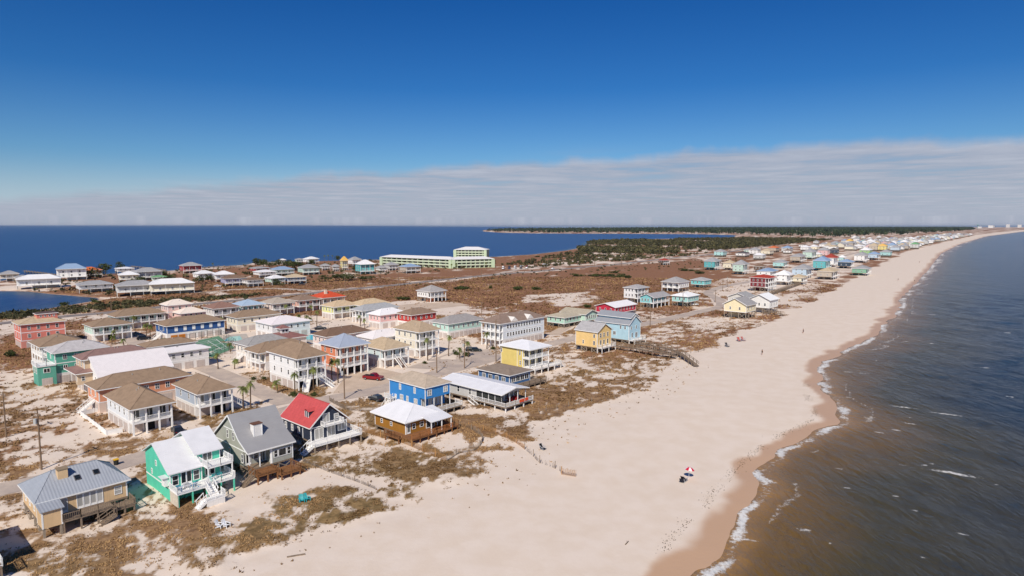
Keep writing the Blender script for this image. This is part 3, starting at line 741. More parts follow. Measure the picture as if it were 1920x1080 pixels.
        s.part('beam', MB().box(*( (box[0] + .01, box[1] - .01, box[2] + .02, box[2] + .28) if f == 'F' else (box[0] + .02, box[0] + .28, box[2] + .01, box[3] - .01)), s.ze - .34, s.ze - .03), m)
        for z in levels:
            for i in range(ncol):
                t = (L_) * (i + .5) / ncol; bx = (box[0], box[1], box[3], box[3]) if f == 'F' else (box[1], box[1], box[2], box[3])
                s.window(f, t, z + .02, min(1.7, L_ / ncol * .62), 2.05, 'french' if i % 2 == 0 else 'double', bx)
        return box
# ------------------------------------------------------------------ first row of beach houses


# 1 tan house with the grey metal roof
h = House('beach_house', 'tan stilt house with grey-blue metal hip roof and tan chimney', (-64.6, 83.2), 9.9, 11.8, 4.3, 1.85, (224, 186, 138), (160, 164, 170), 2.5, 'hip', .45, 'metal', inset=3.1); h.glass = BLIND
h.walls(); h.corner_trim(); h.roof(); h.stilts(nx=5, ny=4)
ch = h.part('chimney', MB().box(3.5, 4.7, 3.0, 4.2, 5.0, 7.3), h.wm); MB().box(3.42, 4.78, 2.92, 4.28, 7.3, 7.42).build('chimney_cap', mat('chimney_cap', (150, 130, 104)), ch)
for x, y in ((5.7, 2.55), (8.1, 2.75)):
    z = 4.46 + 2.5 * y / 4.95; k = MB(); k.box(-.38, .38, -.5, .5, 0, .1); o = h.put('skylight', shared('sky', lambda: k.mesh('skylight', mat('skylight_frame', (90, 84, 84)))), (x, y, z + .02)); o.rotation_euler = (math.atan(2.5 / 4.95), 0, 0)
    link('pane', shared('skyp', lambda: MB().box(-.3, .3, -.42, .42, .1, .13).mesh('pane', GLASS)), o)
bx = (.3, 2.6, -2.4, h.y0)      # bump-out room at the near corner
h.part('bay_room', MB().box(bx[0], bx[1], bx[2], bx[3], 1.55, 4.0), h.wm); h.corner_trim(1.55, 4.0, bx)
h.part('bay_roof', MB().quad((.1, -2.65, 4.0), (2.85, -2.65, 4.0), (2.85, .5, 4.45), (.1, .5, 4.45)).quad((.1, -2.65, 3.9), (2.85, -2.65, 3.9), (2.85, .5, 4.35), (.1, .5, 4.35)).quad((.1, -2.65, 3.9), (2.85, -2.65, 3.9), (2.85, -2.65, 4.0), (.1, -2.65, 4.0)).quad((.1, -2.65, 3.9), (.1, .5, 4.35), (.1, .5, 4.45), (.1, -2.65, 4.0)).quad((2.85, -2.65, 3.9), (2.85, .5, 4.35), (2.85, .5, 4.45), (2.85, -2.65, 4.0)), h.rm)
for i in range(4): h.window('F', 4.9 + i * .82, 1.95, .8, 2.1, 'door')
h.window('F', 3.0, 1.95, .85, 2.05, 'door'); h.window('F', 9.7, 2.5, 1.0, 1.25)
h.row('L', 3, 2.6, .8, 1.2); h.row('R', 2, 2.6)
h.deck((2.6, 8.9, -2.4, h.y0), 1.85, WOOD, None, 'F', 3, True, nx=4)
h.deck((8.9, 11.6, -2.0, h.y0), 1.2, WOOD, None, 'FR', 2, True, nx=3)
h.stairs((8.8, -2.9, 1.1), (6.4, -3.0, 0), 1.0, WOOD)
for x in (.5, 2.4): h.put('post', post_mesh(2.15, .28, PILE), (x, -2.2, -.6))

DECKSEAT = []
# 2 teal house with white shed roofs and white decks
TE = (84, 210, 172); TEM = wallm(TE); WR = roofm((222, 220, 220), 'metaly')
h = House('beach_house', 'teal green house with two stepped white roofs and white beach decks', (-51.7, 93.1), 11.0, 8.6, 4.6, 0.0, TE, WR, 3.4, 'gable_x', .4)
mb = MB()       # lower body with sloping top, upper body behind
def wedge(x0, x1, y0, y1, z0, zf, zr, yr, zb):
    P = [(y0, z0), (y1, z0), (y1, zb), (yr, zr), (y0, zf)]; m = MB()
    for x in (x0, x1): m.poly([(x, y, z) for y, z in P])
    for i in range(5): a, b = P[i], P[(i + 1) % 5]; m.quad((x0, *a), (x1, *a), (x1, *b), (x0, *b))
    return m
h.part('wall', wedge(.3, 5.0, .4, 10.6, 0, 4.62, 7.75, 6.4, 5.6), TEM); h.part('upper_wall', wedge(5.0, 8.3, 1.4, 10.6, 0, 6.2, 8.55, 6.2, 6.4), TEM)
def sheet(x0, x1, prof, t=.16):
    m = MB()
    for i in range(len(prof) - 1):
        (ya, za), (yb, zb) = prof[i], prof[i + 1]; m.quad((x0, ya, za), (x1, ya, za), (x1, yb, zb), (x0, yb, zb)); m.quad((x0, ya, za - t), (x1, ya, za - t), (x1, yb, zb - t), (x0, yb, zb - t))
        for x in (x0, x1): m.quad((x, ya, za), (x, yb, zb), (x, yb, zb - t), (x, ya, za - t))
    for (y, z) in (prof[0], prof[-1]): m.quad((x0, y, z), (x1, y, z), (x1, y, z - t), (x0, y, z - t))
    return m
h.part('roof', sheet(-.1, 4.98, [(-.1, 4.6), (6.45, 8.0), (11, 5.7)]), WR); h.part('upper_roof', sheet(4.2, 8.7, [(.9, 6.3), (6.2, 8.85), (11, 6.5)]), WR)
for q in ((.27, .43, .37, .53, 0, 4.5), (4.86, 5.02, .37, .5, 2.2, 4.5), (8.2, 8.33, 1.37, 1.5, 0, 6.1), (.26, .3, .4, 10.6, 2.1, 2.3)): h.part('corner_board', MB().box(*q), TRIM)
bf = (.3, 5.0, .4, 10.6); bu = (5.0, 8.3, 1.4, 10.6)
h.window('F', .75, 2.5, .95, 1.6, 'sash', bf); h.window('F', 1.95, 2.25, .8, 2.05, 'door', bf); h.window('F', 2.75, 2.25, .8, 2.05, 'door', bf); h.window('F', 3.85, 2.5, .95, 1.6, 'sash', bf)
h.window('F', 1.3, 4.75, 1.5, 1.5, 'french', bu); h.window('F', 1.6, 2.3, 1.6, 2.0, 'french', bu)
h.window('L', 1.0, 2.6, .7, 1.2, 'sash', bf); h.window('L', 7.5, 2.6, .5, .9, 'sash', bf); h.window('L', 5.5, 4.4, .6, .9, 'sash', bf)
h.part('awning', sheet(-.75, .3, [(.7, 3.9), (2.3, 3.95)], .08), WR)
h.part('bay_window', MB().box(-.35, .3, .9, 2.0, 2.5, 3.85), TRIM)
h.deck((.2, 4.6, -2.6, .38), 2.2, TRIM, TRIM, 'FL', 2, True, nx=3, pm=TEM)
h.deck((4.6, 8.9, -2.4, 1.38), 2.25, TRIM, TRIM, 'FR', 2, True, nx=3, pm=TEM); h.deck((5.0, 8.9, -1.9, 1.38), 4.7, TRIM, TRIM, 'FLR', 2, False)
for x in (5.1, 8.8): h.put('column', post_mesh(2.3, .16, TRIM), (x, -1.8, 2.25))
h.part('privacy_wall', MB().box(.2, .3, -2.6, .4, .1, 2.0), mat('pale_plank', (206, 196, 178), .8, .2, 3))
h.stairs((4.9, -2.5, 2.2), (4.9, -4.3, 1.1), 1.2, TRIM, TRIM)
h.deck((3.2, 5.9, -5.6, -4.3), 1.1, TRIM, TRIM, 'FR', 2, False); h.part('landing_skirt', MB().box(3.22, 5.88, -5.58, -4.32, -.4, .88), WHITE)
h.stairs((3.2, -5.0, 1.1), (1.9, -5.0, .1), 1.1, TRIM, TRIM)
for (x, y, z, c) in ((1.0, -1.2, 2.2, (60, 150, 190)), (2.1, -1.0, 2.2, (190, 190, 200)), (3.0, -1.4, 2.2, (60, 150, 190)), (6.0, -.6, 2.25, (70, 190, 190)), (7.3, -.5, 2.25, (70, 190, 190))):
    DECKSEAT.append(h.root.matrix_basis @ Vector((x, y, z)))

# 3 grey gable house
GY = (172, 172, 158); h = House('beach_house', 'grey-green house with tall grey gable roof and white chimney box', (-43.3, 101.6), 13.9, 8.6, 4.6, 1.8, GY, (152, 150, 150), 5.1, 'gable_x', .4, 'metaly')
h.walls(1.8, 4.62, (.4, 8.2, 2.6, 13.5)); rf = None
gm = MB()
for x in (.4, 8.2): gm.poly([(x, .5, 4.5), (x, 13.5, 4.5), (x, 7.0, 9.5), (x, 3.4, 6.3)])
h.part('gable', gm, h.wm)
h.part('roof', sheet(0, 8.6, [(0, 4.75), (3.2, 6.35), (7.0, 9.85), (13.9, 4.75)]), h.rm)
h.part('fascia', MB().bar((-.02, 0, 4.62), (-.02, 3.2, 6.22), .05, .24).bar((-.02, 3.2, 6.22), (-.02, 7, 9.72), .05, .24).bar((-.02, 13.9, 4.62), (-.02, 7, 9.72), .05, .24).box(0, 8.6, -.04, -.004, 4.5, 4.74), TRIM)
h.part('belt_trim', MB().box(.37, .4, .5, 13.5, 4.4, 4.6).box(.37, .4, 4.4, 9.6, 7.2, 7.36), TRIM)
h.part('front_room', MB().box(4.3, 8.2, .4, 2.6, 1.8, 4.62), h.wm); bxr = (4.3, 8.2, .4, 2.6); h.corner_trim(1.8, 4.6, bxr)
h.window('F', .75, 2.65, .75, 1.35, 'sash', bxr); h.window('F', 1.95, 2.65, 1.5, 1.35, 'fixed', bxr); h.window('F', 3.15, 2.65, .75, 1.35, 'sash', bxr)
bxp = (.4, 4.3, 2.6, 13.5); h.window('F', .9, 1.85, .9, 2.1, 'door', bxp); h.window('F', 2.2, 2.5, .9, 1.5, 'sash', bxp); h.window('F', 3.3, 1.85, 1.1, 2.1, 'french', bxp)
for t, z in ((2.4, 2.4), (7.2, 2.4), (10.5, 2.4)): h.window('L', t, z, .75, 1.5, 'sash', (.4, 8.2, .4, 13.5))
for t in (5.5, 7.7): h.window('L', t, 5.5, .7, 1.5, 'sash', (.4, 8.2, .4, 13.5))
h.part('porch_floor', MB().box(.4, 4.3, .4, 2.6, 1.55, 1.8), WOOD)
for x in (.5, 2.3, 4.2): h.put('column', post_mesh(2.7, .16, TRIM), (x, .55, 1.8))
ch = h.part('chimney', MB().box(2.6, 4.1, 3.0, 4.2, 6.0, 8.3), WHITE); MB().box(2.5, 4.2, 2.9, 4.3, 8.3, 8.42).build('chimney_cap', mat('brown_cap', (112, 78, 62)), ch)
h.part('chimney_trim', MB().box(2.56, 2.72, 2.96, 3.1, 6.0, 8.28).box(3.98, 4.14, 2.96, 3.1, 6.0, 8.28), TRIM)
h.stilts(1.8, 4, 5, box=(.4, 8.2, .4, 13.5))
h.deck((.3, 3.9, -2.6, .38), 1.5, BROWNWOOD, BROWNWOOD, 'FL', 2, True, nx=3); h.deck((3.9, 7.4, -3.6, -.2), .95, BROWNWOOD, BROWNWOOD, 'FLR', 2, True, nx=3)
h.stairs((7.5, -2.6, .95), (8.8, -2.6, 0), 1.2, BROWNWOOD, BROWNWOOD); h.stairs((.2, -1.4, 1.5), (-1.8, -1.4, 0), 1.0, WOOD)

# 4 navy house with the red roof
NV = (48, 56, 74); h = House('beach_house', 'navy house with coral red tiled gable roof and white wrap deck', (-37.6, 115.8), 11.3, 8.7, 4.2, 1.7, NV, (194, 84, 82), 3.8, 'gable_y', .45, 'tile'); h.glass = BLIND
h.walls(); h.roof(); h.corner_trim(); h.stilts(1.7, 4, 4)
L_ = h.flen('F')
h.window('F', 1.7, 1.75, 1.9, 2.1, 'french'); h.window('F', 4.3, 1.75, 1.8, 2.1, 'french'); h.window('F', 6.6, 2.3, 1.7, 1.5, 'double')
bg_ = (h.x0, h.x1, h.y0, h.y1); h.window('F', 3.3, 4.5, 1.5, 1.9, 'french'); h.window('F', 5.5, 4.9, 1.0, 1.0, 'sash')
h.part('balcony', MB().box(2.6, 6.7, -.9, .44, 4.15, 4.35), TRIM); h.rails('F', (2.6, 6.7, -.9, .4), 4.35, TRIM, 2, h=.8); h.rails('L', (2.6, 6.7, -.9, .4), 4.35, TRIM, 1, h=.8); h.rails('R', (2.6, 6.7, -.9, .4), 4.35, TRIM, 1, h=.8)
h.part('belt_trim', MB().box(h.x0 - .03, h.x1 + .03, h.y0 - .03, h.y0, 4.0, 4.2), TRIM)
h.row('L', 3, 2.3, .8, 1.3, t0=.3, t1=1); h.part('trim', MB().box(h.x0 - .03, h.x0, 3.2, 3.4, 1.7, 4.2), TRIM)
dm = MB(); dm.box(1.35, 1.38, 2.6, 4.0, 5.1, 6.9); d = h.part('dormer', MB().box(1.4, 3.0, 2.7, 3.9, 5.0, 6.7), h.wm)
MB().quad((1.2, 2.5, 6.7), (1.2, 3.3, 7.2), (3.6, 3.3, 7.2), (3.6, 2.5, 6.7)).quad((1.2, 4.1, 6.7), (1.2, 3.3, 7.2), (3.6, 3.3, 7.2), (3.6, 4.1, 6.7)).build('dormer_roof', h.rm, d)
MB().box(1.34, 1.4, 2.62, 2.74, 5.2, 6.7).box(1.34, 1.4, 3.86, 3.98, 5.2, 6.7).box(1.34, 1.4, 3.24, 3.36, 5.2, 6.7).build('dormer_trim', TRIM, d)
h.deck((-.6, 9.6, -2.6, h.y0), 1.7, TRIM, TRIM, 'FR', 4, True, nx=5, pm=PILE); h.deck((h.x1, 9.6, h.y0, 4.5), 1.7, TRIM, TRIM, 'R', 2, False)
h.stairs((-.6, -1.6, 1.7), (-2.9, -1.6, .2), 1.3, TRIM, TRIM)

# 5 golden house with white roof
GO = (168, 112, 36); h = House('beach_house', 'golden brown low house with white metal roof and brown rail deck', (-20.7, 120.7), 11.5, 9.6, 3.7, 1.2, GO, (228, 226, 226), 2.2, 'hip', .7, 'metal', inset=3.2)
h.walls(); h.roof(); h.corner_trim(); h.stilts(1.2, 4, 4, brace=False)
h.part('porch_roof', sheet(4.4, 10.0, [(-2.6, 3.55), (3.6, 4.75)], .14), h.rm)
h.part('roof_gablet', MB().tri((2.6, 4.2, 4.75), (5.6, 1.9, 4.75), (4.4, 3.4, 5.75)).quad((2.6, 4.2, 4.75), (4.4, 3.4, 5.75), (5.6, 4.6, 5.75), (4.2, 5.4, 4.9)), mat('dark_vent', (96, 72, 54)))
for x in (4.6, 7.3, 9.8): h.put('column', post_mesh(2.2, .16, TRIM), (x, -2.4, 1.2))
h.window('F', .7, 1.25, .85, 2.0, 'door'); h.window('F', 2.0, 1.9, .9, 1.1); h.window('F', 4.0, 1.9, 1.0, 1.1)
h.window('F', 6.2, 1.25, 2.2, 2.0, 'french'); h.window('F', 8.2, 1.9, 1.0, 1.1); h.row('L', 2, 2.0, .7, .9, t0=.3)
h.deck((-.6, 10.0, -2.7, h.y0), 1.2, BROWNWOOD, mat('orange_stained_rail', (168, 108, 62), .8, .2, 3), 'FR', 5, True, nx=6); h.deck((-1.6, .7, .0, 4.5), 1.15, BROWNWOOD, BROWNWOOD, 'L', 2, True)
h.deck((h.x1 - .3, 11.8, -2.4, 3.0), 1.2, BROWNWOOD, BROWNWOOD, 'R', 2, True)

# 6 bright blue house
BL = (48, 136, 212); h = House('beach_house', 'bright blue two-storey house with tan shingle hip roof', (-19.0, 136.9), 13.4, 7.9, 6.4, 1.3, BL, (186, 168, 148), 1.7, 'hip', .3); h.glass = BLIND
h.walls(1.3, 6.4, (h.x0, h.x1, h.y0 + 1.9, h.y1)); h.part('upper_wall', MB().box(h.x0, h.x1, h.y0, h.y0 + 1.9, 3.9, 6.4), h.wm); h.roof(); h.stilts(1.3, 3, 5, brace=False)
for q in ((h.x0 - .03, h.x0 + .13, h.y0 - .03, h.y0 + .13), (h.x1 - .13, h.x1 + .03, h.y0 - .03, h.y0 + .13), (h.x0 - .03, h.x0 + .1, h.y1 - .12, h.y1 + .03)): h.part('corner_board', MB().box(*q, 1.3, 6.38), TRIM)
for t, z, w, hh in ((3.0, 4.6, .75, 1.4), (8.2, 4.6, .75, 1.4), (2.7, 1.9, 1.2, 1.6), (5.6, 1.9, .75, 1.7), (7.7, 2.0, 1.2, 1.6), (9.9, 2.3, .75, 1.0)): h.window('L', t + .6, z, w, hh, 'grid')
h.window('F', 1.2, 4.5, 1.3, 1.4, 'grid'); h.window('F', 5.9, 4.5, 1.3, 1.4, 'grid'); bxp = (h.x0, h.x1, h.y0 + 1.9, h.y1)
for t in (1.0, 3.0, 4.6, 6.0): h.window('F', t, 1.4, 1.2, 2.1, 'french', bxp)
h.part('porch_floor', MB().box(h.x0, h.x1, h.y0 + .05, h.y0 + 1.9, 1.05, 1.3), WOOD)
for x in (2.9, 5.2): h.put('column', post_mesh(2.6, .16, TRIM), (x, h.y0 + .12, 1.3))
h.deck((-.2, 9.2, -2.0, h.y0), 1.3, WOOD, TRIM, 'FLR', 4, True, nx=5, pm=PILE)
h.stairs((-.4, 11.5, 2.6), (-3.0, 11.5, 0), 1.2, WHITE, WHITE); h.deck((-1.4, .25, 10.6, 12.8), 2.6, WHITE, WHITE, 'L', 1)

# 7 low grey house under the big white roof
h = House('beach_house', 'low grey house with broad white metal roof and screened porch', (-2.3, 140.8), 21.5, 9.6, 3.8, 1.25, (196, 194, 188), (230, 228, 228), .9, 'gable_y', .6, 'metaly')
h.walls(1.25, 3.85, (h.x0 + .1, h.x1, 9.0, h.y1)); h.roof(); h.stilts(1.25, 4, 7)
h.walls(1.25, 3.85, (3.4, h.x1, 2.8, 9.0), name='inner_wall')
for f, n, bx in (('L', 4, (h.x0, h.x0, h.y0, 9.0)), ('F', 3, (h.x0, h.x1, h.y0, h.y0))):
    L_ = h.flen(f, bx) if f == 'F' else 9.0 - h.y0
    for i in range(n + 1): h.put('column', post_mesh(2.55, .14, TRIM), (h.x0 + .1 + (L_ - .2) * i / n, h.y0 + .1, 1.25) if f == 'F' else (h.x0 + .1, h.y0 + .1 + (L_ - .2) * i / n, 1.25))
h.deck((h.x0 - .6, h.x1 + .4, -1.2, 9.0), 1.25, WOOD, TRIM, 'FL', 3, True, nx=4, ny=4, pm=TRIM)
for t in (4.6, 6.9): h.window('L', t, 1.5, 1.8, 2.0, 'double', (3.4, h.x1, 2.8, 9.0), glass=SCREEN)
h.row('F', 3, 1.4, 1.3, 2.0, 'french', box=(3.4, h.x1, 2.8, 9.0)); h.window('L', 2.0, 2.0, .9, 1.4, 'sash', (h.x0 + .1, h.x1, 9.0, h.y1)); h.window('L', 6.0, 2.0, .9, 1.4, 'sash', (h.x0 + .1, h.x1, 9.0, h.y1))
h.part('screen_panel', MB().box(h.x0 + .08, h.x0 + .12, 1.2, 8.8, 2.2, 3.7), SCREEN)
h.stairs((-.2, 10.2, 1.25), (-.2, 7.2, 0), 1.1, WOOD, TRIM)
tw = h.part('towel', MB().box(4.6, 6.2, -1.32, -1.26, 1.5, 2.2).box(6.5, 7.6, -1.32, -1.26, 1.55, 2.25), mat('orange_towel', (226, 88, 50), .9)); tw['label'] = 'orange and red towels over the railing'
h.part('porch_cushions', MB().box(6.2, 7.4, 1.4, 2.2, 1.3, 2.1).box(4.4, 5.4, 1.5, 2.2, 1.3, 2.0), mat('red_cushion', (170, 40, 44), .9))

# 8 dark blue flat house
h = House('beach_house', 'low blue house with brown low-slope hip roof and timber deck', (-.6, 160.2), 12.5, 9.3, 3.6, .95, (66, 108, 158), (140, 124, 110), 1.3, 'hip', .6)
h.walls(); h.roof(); h.stilts(.95, 4, 4, brace=False); h.row('L', 4, 1.7, 1.3, 1.2, 'double'); h.row('F', 4, 1.6, 1.6, 1.5, 'double'); h.corner_trim()
h.deck((.2, 11.6, -2.6, h.y0), .95, WOOD, WOOD, 'F', 5, True, nx=6); h.deck((h.x1, 11.6, h.y0, 5.0), .95, WOOD, WOOD, 'R', 2, True)

# 9 yellow house
YE = (232, 206, 112); h = House('beach_house', 'pale yellow tall house with white hip roof and white porches', (5.0, 176.9), 12.3, 10.0, 6.9, 1.6, YE, (232, 230, 230), 1.6, 'hip', .6, 'metal')
h.y0 += 2.6; h.walls(); h.roof(); h.corner_trim(bands=()); h.stilts(1.6, 4, 5)
h.gallery('F', 2.5, (1.6, 4.4), 3, cols=.16, z_bot=-.4)
h.window('L', .9, 2.2, .6, 1.3); h.window('L', 8.2, 5.0, .6, 1.2); h.part('trim_strip', MB().box(h.x0 - .03, h.x0, 5.2, 5.35, 1.6, 6.8), TRIM); h.window('L', 1.0, 5.0, .6, 1.3)
h.deck((.4, 12.4, -1.6, .6), 1.6, WHITE, WHITE, 'FR', 4, True, nx=5); h.stairs((12.4, -.6, 1.6), (14.6, -.6, 0), 1.3, WHITE, WHITE)

# 10, 11 pair by the boardwalk
h = House('beach_house', 'narrow apricot yellow gabled house on braced stilts by the boardwalk', (28.0, 206.8), 9.6, 9.0, 6.9, 1.9, (240, 200, 126), (176, 172, 170), 2.5, 'gable_y', .4)
h.walls(); h.roof(); h.corner_trim(); h.stilts(1.9, 4, 5)
for t in (1.5, 3.4, 5.6): h.window('F', t + .4, 5.0, .9, 1.5); h.window('F', t + .4, 2.3, .9, 1.9, 'door')
h.window('L', 1.2, 2.6, .8, 1.4); h.window('L', 1.2, 5.0, .8, 1.3); h.window('L', 5.6, 2.6, .6, 1.3); h.deck((.4, 8.6, -1.6, h.y0), 1.9, WHITE, WHITE, 'FLR', 3)
h = House('beach_house', 'light blue tall house with stepped grey gambrel roof beside the boardwalk', (41.1, 221.5), 14.9, 8.4, 7.1, 1.7, (176, 214, 226), (150, 152, 156), 3.0, 'gable_y', .4, 'metal')
h.walls(); h.roof(); h.corner_trim(); h.stilts(1.7, 3, 6)
h.part('clerestory', MB().box(1.9, 6.5, 1.0, 14.0, 8.2, 9.4), h.wm); h.roof((1.3, 7.1, .2, 14.7), 9.3, 1.5, 'gable_y', name='upper_roof')
for t in (1.2, 3.0): h.window('L', t + .4, 5.4, .7, 1.2)
h.window('L', 6.0, 3.0, 1.2, 1.4, 'double'); h.window('F', 1.5, 5.3, .8, 1.3); h.window('F', 4.6, 5.3, .8, 1.3); h.window('F', 2.0, 2.1, .9, 2.0, 'door'); h.window('F', 4.8, 2.1, 1.6, 2.0, 'french'); h.deck((.4, 8.0, -2.0, h.y0), 1.7, WHITE, WHITE, 'FLR', 3)

# two more houses cut by the left edge of the view
h = House('beach_house', 'aqua house cut by the lower left frame edge', (-68.3, 66.7), 11, 9.0, 4.8, 1.9, (134, 214, 204), (176, 172, 170), 2.2, 'hip', .5)
h.walls(); h.roof(); h.corner_trim(); h.stilts(1.9, 4, 4); h.row('F', 3, 2.6); h.row('R', 3, 2.6); h.deck((.5, 9.4, -2.4, h.y0), 1.9, WOOD, TRIM, 'FR', 4, True, nx=5)
h = House('beach_house', 'aqua house cut by the left frame edge behind the street', (-97.0, 95.3), 12, 9.5, 5.6, 2.4, (140, 216, 206), (120, 110, 104), 2.8, 'hip', .5)
h.walls(); h.roof(); h.corner_trim(); h.stilts(2.4, 4, 4); h.row('F', 3, 3.2); h.row('R', 3, 3.2)
# ------------------------------------------------------------------ second rows and the compound
rr0 = random.Random(3)
BRN = (150, 126, 103); TAN = (190, 168, 138); GRYR = (150, 148, 146); WHR = (226, 220, 218)
def villa(label, N, a, b, ze, wall, roof, rise=2.4, rtype='hip', rkind='shingle', pF=0, pL=0, nF=3, nL=3, ground='garage', gw=None, wL=3, wF=3, gL=3, gF=2, dark=(), over=.6, rot=None, stair=None, wt='sash', group=None, z1=2.65, inset=None, shut=False, gdm=None):
    h = House('villa', label, N, a, b, ze, z1 if ground != 'slab' else 0, wall, roof, rise, rtype, over, rkind, rot=rot, inset=inset, group=group)
    lv = (z1, z1 + 2.75) if ze > 7 else (z1,)
    if ground == 'slab': lv = (.1,)
    if pF: h.y0 += pF
    if pL: h.x0 += pL
    h.walls(lv[0] if ground != 'slab' else 0); h.roof()
    if ground == 'garage':
        g = wallm(gw) if gw else WHITE
        h.walls(-.3, lv[0] - .003, m=g, name='ground_floor')
        h.garage('L', gL, m=gdm); h.garage('F', gF, dark=dark, m=gdm)
    elif ground == 'stilts': h.stilts(lv[0], 4, 4)
    h.corner_trim(lv[0], ze, bands=[z for z in lv if z > .5])
    for z in lv:
        if not pL: h.row('L', wL, z + .85, .85, 1.35, wt)
        else: pass
        if not pF: h.row('F', wF, z + .85, .95, 1.35, wt)
        h.row('R', 2, z + .85); h.row('B', 2, z + .85)
    zb = -.2 if ground != 'slab' else 0
    if pF: h.gallery('F', pF, lv, nF, z_bot=zb)
    if pL: h.gallery('L', pL, lv, nL, z_bot=zb)
    for i in range(2):      # vent pipes through the roof
        vx, vy = rr0.uniform(.3, .7) * h.b, rr0.uniform(.32, .45) * h.a; k = min(vy / (h.a / 2), vx / (h.b / 2), (h.b - vx) / (h.b / 2)) if rtype == 'hip' else 0
        zz = ze + .15 + rise * min(min(vx, h.b - vx), min(vy, h.a - vy)) / (min(h.a, h.b) / 2) if rtype == 'hip' else None
        if zz: h.part('roof_vent', MB().tube((vx, vy, zz - .1), (vx, vy, zz + .4), .09, .09, 6), mat('vent_pipe', (170, 166, 160)))
    if stair == 'F': h.stairs((h.b * .5, h.y0 - max(pF, .1), lv[0]), (h.b * .5, h.y0 - max(pF, .1) - 3.4, 0), 1.5, mat('brown_steps', (128, 100, 84)), TRIM)
    if stair == 'R': h.stairs((h.b - .3, h.y0 - .8, lv[0]), (h.b + 2.9, h.y0 - .8, 0), 1.3, WHITE, TRIM)
    if stair == 'L': h.stairs((h.x0 - max(pL, .1), h.a * .45, lv[0]), (h.x0 - max(pL, .1) - 3.4, h.a * .45, 0), 1.5, WHITE, TRIM)
    return h
V = villa
V('white villa with brown hip roof and blue-trimmed beach porch above garages', (-75.4, 123.2), 16.9, 8.7, 5.5, (226, 228, 228), BRN, 2.7, pF=2.2, nF=3, gL=4, gF=3, dark=(1,), wL=4)
V('pale blue-grey villa with brown hip roof beside two palms', (-67.8, 134.8), 14.3, 8.6, 5.5, (178, 188, 200), BRN, 2.4, pF=2.2, nF=3, gL=4, gF=2, dark=(1,), stair='R', wL=2)
V('long orange villa under a brown hip roof', (-91.8, 138.4), 9.4, 20.5, 5.5, (232, 152, 112), BRN, 2.2, wF=7, wL=2, wt='grid', gw=(226, 200, 180), gF=6, gL=2, stair='L')
h = V('white villa with steep plain white gable roof', (-101.1, 153.3), 13.1, 17.5, 4.8, (236, 234, 230), (226, 218, 216), 4.2, 'gable_x', wF=5, wL=2, gF=5, gL=2, z1=2.2)
h = V('tan villa with two tiers of mauve-brown hip roof', (-107.6, 157.4), 8.2, 16.5, 8.2, (212, 184, 150), (142, 112, 104), 1.7, wF=5, wL=2, gF=5, gL=2)
h.roof((-1.9, 5.0, -1.6, 9.0), 5.2, .9, 'hip', name='lower_roof'); h.part('lower_room', MB().box(-1.3, 4.4, -1.0, .58, 2.4, 5.2), h.wm); h.window('F', 1.2, 3.3, .8, 1.2, box=(-1.3, 4.4, -1.0, .6)); h.window('L', .8, 3.3, .7, 1.2, box=(-1.3, 4.4, -1.0, .6))
h = V('teal green three-storey villa with pale grey hip roof', (-121.0, 165.9), 9.5, 13.5, 8.2, (92, 172, 148), (188, 182, 180), 2.1, wF=4, wL=1, gF=4, gL=2, wt='double')
h.deck((-3.6, .6, -.4, 5.0), 5.4, TRIM, TRIM, 'FL', 2, False); h.part('terrace_room', MB().box(-3.4, .58, -.2, 4.8, 0, 5.15), h.wm); h.row('F', 1, 3.5, 1.5, 1.2, 'double', box=(-3.4, .5, -.2, 4.8)); h.garage('F', 1, box=(-3.4, .5, -.2, 4.8))
h.row('L', 2, 3.3, 1.0, 1.6, box=(-3.4, .5, -.2, 4.8))
h = V('pale aqua three-storey villa with brown hip roof at the scrub edge', (-130.5, 174.2), 14.0, 12.0, 8.2, (206, 224, 224), BRN, 2.3, pL=2.0, nL=4, gw=(214, 220, 220), wF=3, gF=3)
V('low villa with brown roof strip behind the teal villa', (-108.0, 186.0), 8.0, 15.0, 5.8, (216, 210, 202), BRN, 1.4, wF=5, gF=4)
V('white-roofed villa half hidden behind the tan villa', (-101.0, 177.5), 7.0, 16.0, 5.4, (230, 226, 222), WHR, 1.0, wF=5, gF=4)
h = V('coral pink villa with tan roof and small rooftop tower', (-167.1, 214.3), 11.0, 14.0, 8.2, (226, 126, 108), TAN, 1.8, pL=0, wF=4, wL=2, gw=(222, 140, 122), gF=3)
h.part('tower', MB().box(6.0, 12.0, 3.5, 7.5, 8.8, 11.0), h.wm); h.roof((5.7, 12.3, 3.2, 7.8), 11.0, .5, 'hip', m=roofm((92, 76, 74)), name='tower_roof'); h.row('F', 4, 9.9, .6, .7, 'fixed', box=(6.0, 12.0, 3.5, 7.5))
V('mint villa with brown hip roof and open corner porch near the coral villa', (-150.0, 226.0), 12.5, 13.5, 5.5, (192, 228, 212), BRN, 2.2, pF=2.0, nF=4, gF=3, dark=(1,))
V('long mint villa with brown roof by the highway', (-157.6, 251.4), 11.0, 19.5, 5.5, (196, 228, 212), BRN, 2.4, pF=2.0, nF=6, gF=4)
h = V('long royal blue villa with white shutters and orange garage doors', (-124.8, 228.0), 12.0, 22.0, 5.5, (46, 88, 150), BRN, 2.3, wF=0, wL=2, gF=6, gL=2, stair='L')
for i in range(6): h.put('shutter', shutter_mesh(1.1, 1.5, TRIM), h.face('F', 3.2 + i * 3.1, 3.4), 0)
for i in range(2): h.put('garage_door', garage_mesh(2.3, 2.0, mat('orange_door', (202, 126, 44))), h.face('F', 2.4 + i * 2.7, .08, .05), 0)
